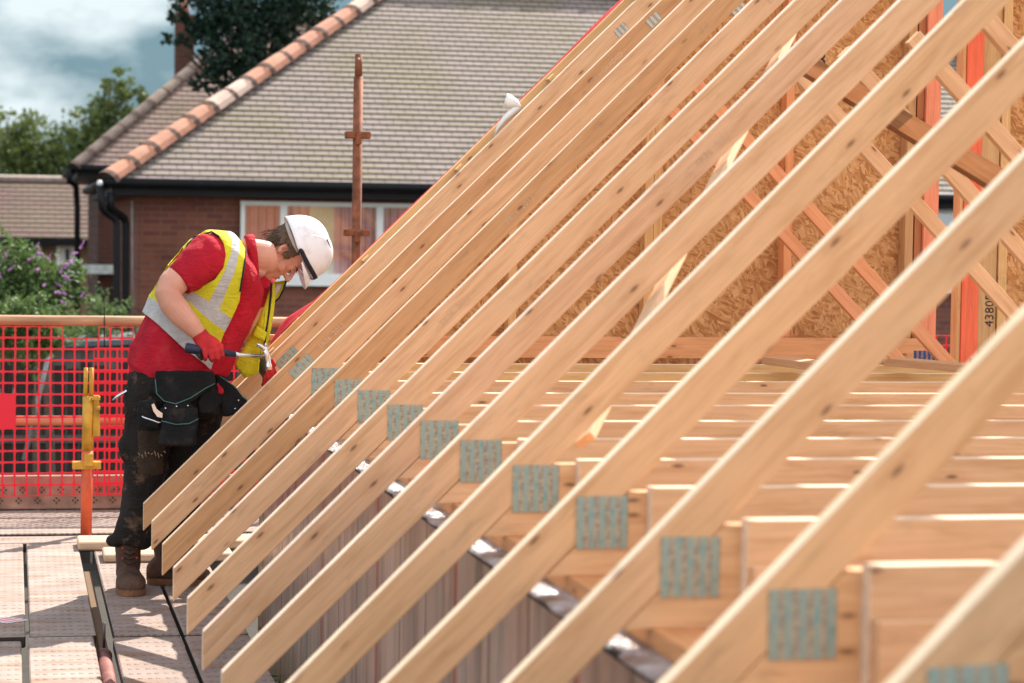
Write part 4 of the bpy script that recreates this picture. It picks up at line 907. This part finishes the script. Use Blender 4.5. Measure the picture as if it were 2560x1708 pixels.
for dx,dz in ((-.008,0),(.008,10)):
    loft(bm,[(V(1300,1195,Yq2+dx*.5),.011,.006),(V(1285,1165,Yq2+dx),.009,.0055),(V(1258,1142+dz,Yq2+dx),.006,.005),(V(1228,1126+dz*2,Yq2+dx*1.2),.003,.003)],10)
loft(bm,[(V(1296,1150,Yq2),.007,.010),(V(1298,1120,Yq2),.0035,.006)],10)
hp('head',bm,STL)
bm=bmesh.new(); tube(bm,[V(1330,1395,9.87),V(1345,1330,9.80)],.002,6); o=mk('nail',bm,STL); tag(o,'steel nail held against the rafter under the hammer head','nail')

# ---------------------------------------------------------------- ground
GR=m_plain('rough_ground',(.035,.028,.02),.95,0,.4,.6,.5,.05); GRS=m_plain('dry_grass',(.085,.095,.03),.95,0,.4,.9,.5,.05)
GZ=-1.75
bm=bmesh.new(); n=24
vs=[[bm.verts.new((-400+i*800/n,-60+j*1100/n,GZ+ (0 if j*1100/n<80 else .012*(j*1100/n-80)*.0))) for j in range(n+1)] for i in range(n+1)]
for i in range(n):
    for j in range(n): bm.faces.new((vs[i][j],vs[i+1][j],vs[i+1][j+1],vs[i][j+1]))
o=mk('ground',bm,GR); tag(o,'dusty brown ground of the building site and gardens',None,None,'structure')
bm=bmesh.new(); box(bm,(1.25,1.5,-1.6),(9.5,9.6,-1.55)); o=mk('floor_slab',bm,m_plain('slab',(.28,.24,.2),.9)); tag(o,'bare floor inside the new timber building',None,None,'structure')
# ---------------------------------------------------------------- houses
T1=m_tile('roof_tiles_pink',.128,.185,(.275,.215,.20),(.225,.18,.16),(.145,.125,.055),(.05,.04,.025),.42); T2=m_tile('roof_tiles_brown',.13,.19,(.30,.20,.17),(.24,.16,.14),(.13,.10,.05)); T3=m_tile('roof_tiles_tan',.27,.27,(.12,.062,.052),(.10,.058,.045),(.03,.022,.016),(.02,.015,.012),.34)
HT=m_plain('terracotta_ridge',(.46,.205,.125),.8,0,.22,4,.2,.004); HT2=m_plain('pale_ridge',(.56,.38,.30),.8,0,.15,4); MOR=m_plain('dark_mortar',(.10,.06,.045),.9)
BR=m_brick('red_brick'); BR2=m_brick('dark_red_brick',1,(.12,.045,.03),(.09,.035,.025),(.09,.06,.05))
CURT=m_cloth('pink_striped_curtain',(.85,.33,.30),.12,.85); CURY=m_cloth('cream_curtain',(.85,.70,.42),.1,.85)
def slope_roof(parent,name,p0,ux,length,up,run,mat,g,left=0.,right=0.):
    # saw-toothed courses in a local frame: x along eaves, y up the slope, z normal
    nrm=ux.cross(up).normalized(); bm=bmesh.new(); nC=int(run/g)
    for i in range(nC+1):
        y0=i*g; y1=min(run+.001,y0+g+.02); a0=left*y0; a1=left*y1; b0=length-right*y0; b1=length-right*y1
        if b0-a0<.05: break
        v=[bm.verts.new(q) for q in ((a0,y0,.018),(b0,y0,.018),(b1,y1,.0),(a1,y1,.0))]; bm.faces.new(v)
        w=[bm.verts.new(q) for q in ((a0,y0,.0),(b0,y0,.0))]; bm.faces.new((w[0],w[1],v[1],v[0]))
    o=mk(name,bm,mat,parent); M=Matrix(((ux.x,up.x,nrm.x,p0.x),(ux.y,up.y,nrm.y,p0.y),(ux.z,up.z,nrm.z,p0.z),(0,0,0,1)))
    o.matrix_local=Matrix.Translation(-parent.location)@M; return o
def hip_house(name,x0,x1,y0,dep,ez,pitch,tm,wm,lab,g,tiles,rc=None):
    T=empty(name,((x0+x1)/2,y0+dep/2,GZ),lab,'house'); tp=math.tan(pitch); cp=math.cos(pitch); hr=dep/2*tp; run=dep/2/cp
    Pl=lambda x,y,z: Vector((x,y,z))-T.location
    k=cp     # plan inset per metre of slope
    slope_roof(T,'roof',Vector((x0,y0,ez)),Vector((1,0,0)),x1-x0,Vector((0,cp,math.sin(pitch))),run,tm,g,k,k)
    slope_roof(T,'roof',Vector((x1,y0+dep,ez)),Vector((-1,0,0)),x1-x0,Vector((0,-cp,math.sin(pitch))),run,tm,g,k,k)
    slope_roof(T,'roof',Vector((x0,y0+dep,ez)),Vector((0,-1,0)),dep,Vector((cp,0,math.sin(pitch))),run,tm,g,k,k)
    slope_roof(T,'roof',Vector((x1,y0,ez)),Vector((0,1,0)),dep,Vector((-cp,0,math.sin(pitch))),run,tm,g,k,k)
    bm=bmesh.new(); ins=.38; zt=ez-.16
    box(bm,Pl(x0+ins,y0+ins,GZ),Pl(x1-ins,y0+dep-ins,zt)); mk('wall',bm,wm,T)
    bm=bmesh.new(); box(bm,Pl(x0+.02,y0+.02,ez-.17),Pl(x1-.02,y0+dep-.02,ez-.02)); mk('fascia',bm,BLK,T)
    bm=bmesh.new()
    for a,b in (((x0-.04,y0-.05,ez-.02),(x1+.04,y0-.05,ez-.02)),((x0-.05,y0-.04,ez-.02),(x0-.05,y0+dep,ez-.02))): tube(bm,[Pl(*a),Pl(*b)],.062,10)
    mk('gutter',bm,BLK,T)
    # hip and ridge tiles
    def caps(a,b,L,mats,r=.15 if tiles else .115):
        d=(b-a); n=int(d.length/L); d.normalize(); s=d.cross(Vector((0,0,1))).normalized(); u=s.cross(d); bmA=bmesh.new(); 
        for i in range(n+1):
            p=a+d*(i*L); L2=L*.86; rr=r*(1.0+.03*((i*7)%3))
            mi=1 if (i*5)%9 in (3,) or (i%8==5) else 0; ra=[];rb=[]
            for q in range(-3,4):
                an=R_(q*27); off=s*math.sin(an)*rr+u*(math.cos(an)*rr-.035)
                ra.append(bmA.verts.new(p+off*1.06)); rb.append(bmA.verts.new(p+d*L2+off))
            for q in range(6): f=bmA.faces.new((ra[q],ra[q+1],rb[q+1],rb[q])); f.material_index=mi
            f=bmA.faces.new(ra[::-1]); f.material_index=2
            # mortar joint
            m0=[bmA.verts.new(v.co+d*.0-u*.01+ (v.co-p)*.10) for v in ra]; m1=[bmA.verts.new(v.co-d*.075) for v in m0]
            for q in range(6): f=bmA.faces.new((m0[q],m1[q],m1[q+1],m0[q+1])); f.material_index=2
        return mk('hip_tiles',bmA,mats,T)
    mats=[HT,HT2,MOR] if tiles else [m_plain('grey_ridge',(.17,.125,.10),.9),m_plain('grey_ridge_pale',(.24,.18,.14),.9),MOR]
    xa,xb=x0+dep/2,x1-dep/2; z=ez+hr
    caps(Pl(x0,y0,ez+.03),Pl(xa,y0+dep/2,z+.03),.42,mats); caps(Pl(xb,y0+dep/2,z+.03),Pl(x1,y0,ez+.03),.42,mats); caps(Pl(xa,y0+dep/2,z+.03),Pl(xb,y0+dep/2,z+.03),.42,mats)
    return T,Pl
def window(T,Pl,x0,x1,z0,z1,yw,mull,curt=True):
    yw=yw-.07
    bm=bmesh.new(); f=.055
    box(bm,Pl(x0-.05,yw-.04,z0-.10),Pl(x1+.05,yw+.069,z0-.001)); 
    fr=bmesh.new(); box(fr,Pl(x0,yw-.03,z1-f),Pl(x1,yw+.0695,z1)); box(fr,Pl(x0,yw-.03,z0),Pl(x1,yw+.0695,z0+f))
    for x in [x0]+mull+[x1-f]: box(fr,Pl(x,yw-.031,z0+f),Pl(x+f*(1.6 if x in mull else 1),yw+.029,z1-f))
    F_=mk('window',fr,WHT,T); mk('sill',bm,WHT,F_)
    bm=bmesh.new(); box(bm,Pl(x0+.02,yw-.004,z0+.02),Pl(x1-.02,yw+.004,z1-.02)); g=mk('pane',bm,PANE,F_)
    if curt:
        bm=bmesh.new(); n=90; pr=None
        for i in range(n+1):
            x=x0+.03+(x1-x0-.06)*i/n; y=yw+.038+.02*math.sin(i*1.7); cur=[bm.verts.new(Pl(x,y,z)) for z in (z0+.03,z1-.03)]
            if pr:
                ff=bm.faces.new((pr[0],cur[0],cur[1],pr[1])); u=(i/n); ff.material_index=1 if .36<u<.50 else (2 if i%4==0 else 0)
            pr=cur
        mk('curtain',bm,[CURT,CURY,m_cloth('curtain_stripe',(.66,.13,.12))],F_)
        bm=bmesh.new(); box(bm,Pl(x0+.01,yw+.066,z0+.01),Pl(x1-.01,yw+.069,z1-.01)); mk('dark_room',bm,m_plain('room_dark',(.05,.04,.04)),F_)
    else:
        bm=bmesh.new(); box(bm,Pl(x0+.01,yw+.05,z0+.01),Pl(x1-.01,yw+.069,z1-.01)); mk('dark_room',bm,m_plain('blue_dark_room',(.03,.05,.08)),F_)
    return F_
pm_=MT('glass_pane',.02,0,.5); pm_.b.inputs['Base Color'].default_value=(1,1,1,1); g_=pm_.n.new('ShaderNodeBsdfGlossy'); g_.inputs['Roughness'].default_value=.03; t_=pm_.n.new('ShaderNodeBsdfTransparent'); t_.inputs[0].default_value=(.85,.88,.9,1)
x_=pm_.n.new('ShaderNodeMixShader'); x_.inputs[0].default_value=.10; pm_.l.new(t_.outputs[0],x_.inputs[1]); pm_.l.new(g_.outputs[0],x_.inputs[2]); pm_.l.new(x_.outputs[0],pm_.n['Material Output'].inputs[0]); PANE=pm_.m
e=at(275,452,30); ez=e.z
H1,P1=hip_house('brick_house',e.x,16.4,30,8.2,ez,R_(35.2),T1,BR,'red brick house with pink tiled hipped roof and terracotta hip tiles behind the site',.128,True)
yw=30+.38
a=at(601,502,yw-.03); b=at(1072,505,yw-.03); c=at(601,693,yw)
window(H1,P1,a.x,a.x+2.42,c.z,a.z,yw,[at(698,600,yw).x,at(938,600,yw).x])
a=at(2342,524,yw); c=at(2342,712,yw); window(H1,P1,a.x-.9,a.x+1.6,c.z,a.z,yw,[a.x+.45],False)
bm=bmesh.new(); q=at(466,513,yw); box(bm,P1(q.x-.11,yw-.02,q.z-.06),P1(q.x+.11,yw+.0,q.z+.06)); mk('air_brick',bm,m_plain('airbrick',(.14,.04,.03)),H1)
def pipe(T,Pl,pts,Y,r=.036,mat=BLK):
    bm=bmesh.new(); tube(bm,[Pl(*at(x,y,yy)) for x,y,yy in pts],r,10); o=mk('downpipe',bm,mat,T)
    return o
pipe(H1,P1,[(276,480,29.95),(276,518,29.95),(284,528,30.1),(311,546,30.3),(314,560,30.32),(314,830,30.32),(314,1000,30.32)],0,.052)
pipe(H1,P1,[(250,462,29.9),(255,520,29.9),(262,530,29.95),(288,548,30.05),(292,560,30.05),(292,830,30.05),(292,1000,30.05)],0,.046)
pipe(H1,P1,[(330,500,30.33),(330,820,30.33)],0,.014,m_plain('grey_cable',(.25,.22,.2)))
bm=bmesh.new(); ball(bm,P1(*at(249,458,29.8)),.036,3); mk('lamp_globe',bm,m_plain('white_globe',(.8,.8,.8),.2),H1)
# roof vent and lichen patches
bm=bmesh.new(); q=at(1237,205,32.6); box(bm,P1(q.x-.12,q.y-.15,q.z-.03),P1(q.x+.12,q.y+.1,q.z+.02)); mk('roof_vent',bm,BLK,H1)
bm=bmesh.new()
# ---- second house with chimney
e=at(190,417,40); e2z=e.z
H2,P2_=hip_house('brick_house',e.x,e.x+12,40,6.4,e2z,R_(41),T2,BR2,'darker brick house with brown hipped roof and chimney left of the pink roofed house',.13,False)
bm=bmesh.new(); a=at(437,215,43.2); b=at(483,52,43.2); box(bm,P2_(a.x,42.9,a.z-1.2),P2_(b.x,43.4,b.z)); box(bm,P2_(a.x-.03,42.87,b.z-.0),P2_(b.x+.03,43.43,b.z+.08)); ch=mk('chimney',bm,BR2,H2)
bm=bmesh.new(); tube(bm,[P2_((a.x+b.x)/2-.02,43.15,b.z+.08),P2_((a.x+b.x)/2-.02,43.15,b.z+.34)],[.11,.085],12); o=mk('chimney_pot',bm,m_plain('pot',(.30,.11,.07)),ch)
pipe(H2,P2_,[(172,425,39.9),(174,455,39.95),(190,465,40.2),(193,520,40.3),(193,800,40.3)],0,.05)
q=at(205,662,40.2); r=at(287,684,40.2); bm=bmesh.new(); box(bm,P2_(q.x,39.8,r.z),P2_(r.x,40.38,q.z)); mk('door_canopy',bm,m_plain('greenish_white_canopy',(.50,.56,.52),.6),H2)
q=at(238,717,40.3); r=at(275,805,40.3); bm=bmesh.new(); box(bm,P2_(q.x,40.30,r.z),P2_(r.x,40.37,q.z)); mk('window',bm,GLS,H2)
# ---- third house, far left
T=empty('tiled_house',(-4,52,GZ),'low far house with tan tiled roof, white door and window at the left edge','house'); P3=lambda x,y,z: Vector((x,y,z))-T.location
e=at(182,596,50); rg=at(182,455,53.2); up=Vector((0,rg.y-e.y,rg.z-e.z)); run=up.length; up.normalize()
slope_roof(T,'roof',Vector((-9,50,e.z)),Vector((1,0,0)),e.x+9+.9,up,run,T3,.27)
slope_roof(T,'roof',Vector((e.x+.9,2*rg.y-50,e.z)),Vector((-1,0,0)),e.x+9+.9,Vector((0,-up.y,up.z)),run,T3,.27)
bm=bmesh.new(); tube(bm,[P3(-9,rg.y,rg.z+.02),P3(e.x+.9,rg.y,rg.z+.02)],.11,10); mk('ridge',bm,m_plain('ridge3',(.22,.16,.13)),T)
bm=bmesh.new(); box(bm,P3(-9,50.3,GZ),P3(e.x+.8,2*rg.y-50.3,e.z-.03)); mk('wall',bm,m_plain('tan_boarded_wall',(.20,.13,.075),.8,0,.2,1,.1,.01,.3,(6,1,1)),T)
bm=bmesh.new(); box(bm,P3(-9,49.95,e.z-.16),P3(e.x+.9,50.3,e.z-.02)); mk('gutter',bm,BLK,T)
for x0,x1,y0,y1,nm,mat in ((0,26,604,700,'window',GLS),(32,92,606,705,'window',GLS),(152,182,605,745,'door',WHT)):
    a=at(x0,y0,50.25); b=at(x1,y1,50.25); bm=bmesh.new(); box(bm,P3(a.x,50.24,b.z),P3(b.x,50.30,a.z)); w_=mk(nm,bm,mat,T)
    bm=bmesh.new(); t=.09
    for q in (((a.x-t,50.2,b.z),(a.x,50.32,a.z)),((b.x,50.2,b.z),(b.x+t,50.32,a.z)),((a.x-t,50.2,a.z),(b.x+t,50.32,a.z+t)),((a.x-t,50.2,b.z-t),(b.x+t,50.32,b.z))): box(bm,P3(*q[0]),P3(*q[1]))
    mk('frame',bm,WHT,w_)
a=at(163,622,50.2); b=at(173,668,50.2); bm=bmesh.new(); box(bm,P3(a.x,50.20,b.z),P3(b.x,50.235,a.z)); mk('door_glass',bm,GLS,T)
# ---------------------------------------------------------------- vegetation
def leaves(bm,pts,size,rnd_,mi=0,aspect=.6):
    for p in pts:
        s=size*rnd_.uniform(.6,1.25); q=Matrix.Rotation(rnd_.uniform(0,6.28),3,'Z')@Matrix.Rotation(rnd_.uniform(-1.2,1.2),3,'X')@Matrix.Rotation(rnd_.uniform(0,6.28),3,'Y')
        vs=[bm.verts.new(p+q@Vector(v)*s) for v in ((-.5,0,0),(0,-aspect*.5,.06),(.5,0,0),(0,aspect*.5,.06))]; f=bm.faces.new(vs); f.material_index=mi
def tree(name,base,lobes,nleaf,size,lm,lab,seed,cat='tree',limbs=True,trunk=.16):
    rr=random.Random(seed); T=empty(name,base,lab,cat); top=max(l[0].z for l in lobes)
    bm=bmesh.new(); b0=Vector((0,0,0)); cen=sum((l[0] for l in lobes),Vector())/len(lobes)-T.location
    tube(bm,[b0,b0.lerp(Vector((cen.x*.3,cen.y*.3,cen.z)),.5),Vector((cen.x*.6,cen.y*.6,cen.z))],[trunk,trunk*.75,trunk*.45],9)
    for c,r in lobes:
        c=c-T.location; st=Vector((cen.x*.5,cen.y*.5,min(cen.z*.8,c.z*.8))); md=st.lerp(c,.5)+Vector((rr.uniform(-.2,.2),rr.uniform(-.2,.2),.1)); tube(bm,[st,md,c],[trunk*.35,trunk*.2,trunk*.07],6)
        for i in range(7):
            d=Vector((rr.gauss(0,1),rr.gauss(0,1),rr.gauss(0,1))).normalized()*r*.85; tube(bm,[c,c+d],[trunk*.06,trunk*.02],4)
    mk('trunk',bm,BARK,T)
    bm=bmesh.new(); tot=sum(r**2 for _,r in lobes)
    for c,r in lobes:
        c=c-T.location; m_=int(nleaf*r**2/tot); cl=[]
        for i in range(max(6,int(m_/16))):
            d=Vector((rr.gauss(0,1),rr.gauss(0,1),rr.gauss(0,1))).normalized()*r*rr.uniform(.35,1.05); cl.append(c+d)
        leaves(bm,[rr.choice(cl)+Vector((rr.gauss(0,1),rr.gauss(0,1),rr.gauss(0,.8)))*r*.17 for i in range(m_)],size,rr)
    mk('crown',bm,lm,T); return T
BARK=m_plain('bark',(.09,.065,.045),.9,0,.3,10,.6,.02)
LD=m_leaf('dark_leaves',(.010,.026,.018),(.020,.05,.026),.12); LM=m_leaf('mid_leaves',(.05,.085,.02),(.14,.18,.05),.3); LB=m_leaf('bush_leaves',(.06,.11,.03),(.13,.20,.06),.3); LG=m_leaf('weed_leaves',(.05,.14,.02),(.10,.26,.04),.3)
A=lambda x,y,Y: at(x,y,Y)
rr=random.Random(3)
lob=[(A(x,y,Y),r) for x,y,Y,r in ((470,-30,36,.34),(560,10,36,.42),(520,80,36,.30),(620,60,36.3,.42),(700,20,36.4,.42),(620,130,36,.34),(545,150,36,.26),(700,110,36.4,.34),(780,30,36.5,.34),(440,35,36,.16),(455,100,36,.12),(540,195,36,.20),(590,200,36,.24),(650,180,36.2,.26),(420,98,35.9,.09),(500,205,36,.14),(480,60,36,.2),(760,-80,36.5,.6),(600,-110,36.5,.7))]
tree('broadleaf_tree',(4.4,37.4,GZ),lob,15000,.095,LD,'dark leafy tree hanging over the chimney between the two hipped roofs',4)
lob=[(A(x,y,Y),r) for x,y,Y,r in ((15,330,62,.8),(60,360,62,.8),(130,400,62,.9),(190,340,62,.7),(240,290,62,.65),(290,260,62,.6),(250,360,62,.8),(330,300,62,.6),(300,350,62,.8),(280,215,62,.45),(330,230,62,.35),(380,250,62,.3),(200,410,62,.9),(20,420,62,.9),(90,430,62,.9),(350,380,62,.7))]
tree('far_tree',(1.6,62,GZ),lob,7000,.17,LM,'sunny green tree crown beyond the roofs at the left edge',8,trunk=.2)
lob=[(A(x,y,Y),r) for x,y,Y,r in ((-60,400,75,1.3),(-150,380,75,1.4),(420,400,75,1.0),(520,420,75,1.))]
tree('far_tree',(-2,75,GZ),lob,2500,.22,LM,'second paler tree crown low behind the sunny green tree',9,trunk=.2)
# buddleia
lob=[(A(x,y,Y),r) for x,y,Y,r in ((10,640,21,.26),(70,680,21,.26),(20,720,21,.3),(100,735,21,.3),(150,700,21,.22),(60,770,21,.34),(0,780,21,.3),(130,790,21,.28),(200,720,21,.10))]
bd=tree('buddleia_bush',(.35,21,GZ),lob,5200,.062,LB,'buddleia bush with purple flower spikes behind the guard rail',12,'bush',trunk=.05)
rr=random.Random(6)
PUR=m_plain('buddleia_flower',(.36,.16,.34),.8,0,.3,30)
for i in range(34):
    c=A(rr.uniform(-5,205),rr.uniform(612,765),20.8+rr.uniform(-.2,.2)); 
    if c.x<0: pass
    p=c-bd.location; d=Vector((rr.uniform(-.5,.5),rr.uniform(-.3,.3),rr.uniform(-.2,.8))).normalized(); L_=rr.uniform(.05,.10); bm=bmesh.new()
    for j in range(7): ball(bm,p+d*L_*j/7+Vector((rr.uniform(-.006,.006),)*3),.015*(1-j/9),1)
    mk('flower_spike',bm,PUR,bd)
lob=[(A(x,y,Y),r) for x,y,Y,r in ((40,790,19,.2),(110,800,19,.2),(0,800,19,.2),(60,850,19,.25),(130,850,19,.14))]
tree('hedge_shrub',(.2,19.2,GZ),lob,3000,.05,LB,'bright green low shrub just above the top guard rail at left',31,'shrub',trunk=.03)
lob=[(A(x,y,Y),r) for x,y,Y,r in ((250,790,27,.3),(280,830,27,.3),(220,830,27,.3),(480,810,27,.25),(430,830,27,.3))]
tree('hedge_shrub',(1.4,27,GZ),lob,1600,.06,LB,'shaded shrub at the foot of the downpipes behind the mesh',32,'shrub',trunk=.04)
# garden fences behind the mesh
FW=m_plain('dark_fence_board',(.035,.028,.024),.9,0,.4,6,.4,.01,.2,(8,1,.6)); FG=m_plain('grey_fence_board',(.11,.10,.085),.9,0,.35,6,.4,.01,.2,(8,1,.6))
fe=empty('garden_fence',(1.5,23,GZ),'dark close boarded garden fence seen through the red mesh','fence')
bm=bmesh.new(); z1=A(200,905,23).z
for i in range(70):
    x=-3.4+i*.122; box(bm,(x-1.5,0,0),(x-1.5+.112,.02,z1-GZ-.03*((i*7)%3)),0)
mk('boards',bm,FW,fe)
bm=bmesh.new()
for z in (.35,1.15): box(bm,(-4.9,-.03,z),(3.7,-.001,z+.07))
mk('rail',bm,FG,fe)
for i in range(4): bm=bmesh.new(); box(bm,(-4.2+i*2.4,-.12,0),(-4.1+i*2.4,-.031,z1-GZ+.04)); mk('post',bm,FG,fe)
sh=empty('garden_shed',(1.2,26.5,GZ),'low dark shed roof behind the red mesh barrier','shed'); a=A(330,850,26); b=A(170,905,26)
bm=bmesh.new(); prism(bm,[(-.9,0),(-.9,a.z-GZ-.12),(1.0,a.z-GZ-.02),(1.0,0)],0,1.4); mk('wall',bm,FG,sh)
bm=bmesh.new(); prism(bm,[(-1.0,a.z-GZ-.12),(-1.0,a.z-GZ-.06),(1.1,a.z-GZ+.04),(1.1,a.z-GZ-.02)],-.1,1.5); mk('roof',bm,m_plain('shed_felt',(.10,.11,.12),.8),sh)
bm=bmesh.new(); tube(bm,[A(135,830,20),A(60,1150,20)],.018,8); o=mk('leaning_pole',bm,m_plain('grey_pole',(.25,.24,.24))); tag(o,'thin grey pole leaning behind the red mesh at left','pole')
# weeds below the deck edge
rr=random.Random(9); T=empty('weed_plant',(.93,9.0,GZ),'green weeds growing in the gap between deck and foil wall','weeds'); bm=bmesh.new()
leaves(bm,[Vector((rr.uniform(-.05,.05),rr.uniform(-.5,.6),rr.uniform(.9,1.55))) for i in range(500)],.05,rr); mk('leaves',bm,LG,T)
bm=bmesh.new()
for i in range(14): y=-.5+i*.08; tube(bm,[(0,y,0),(.02,y+.03,.8),(-.01,y,1.45)],[.006,.005,.002],5)
mk('stem',bm,LG,T)
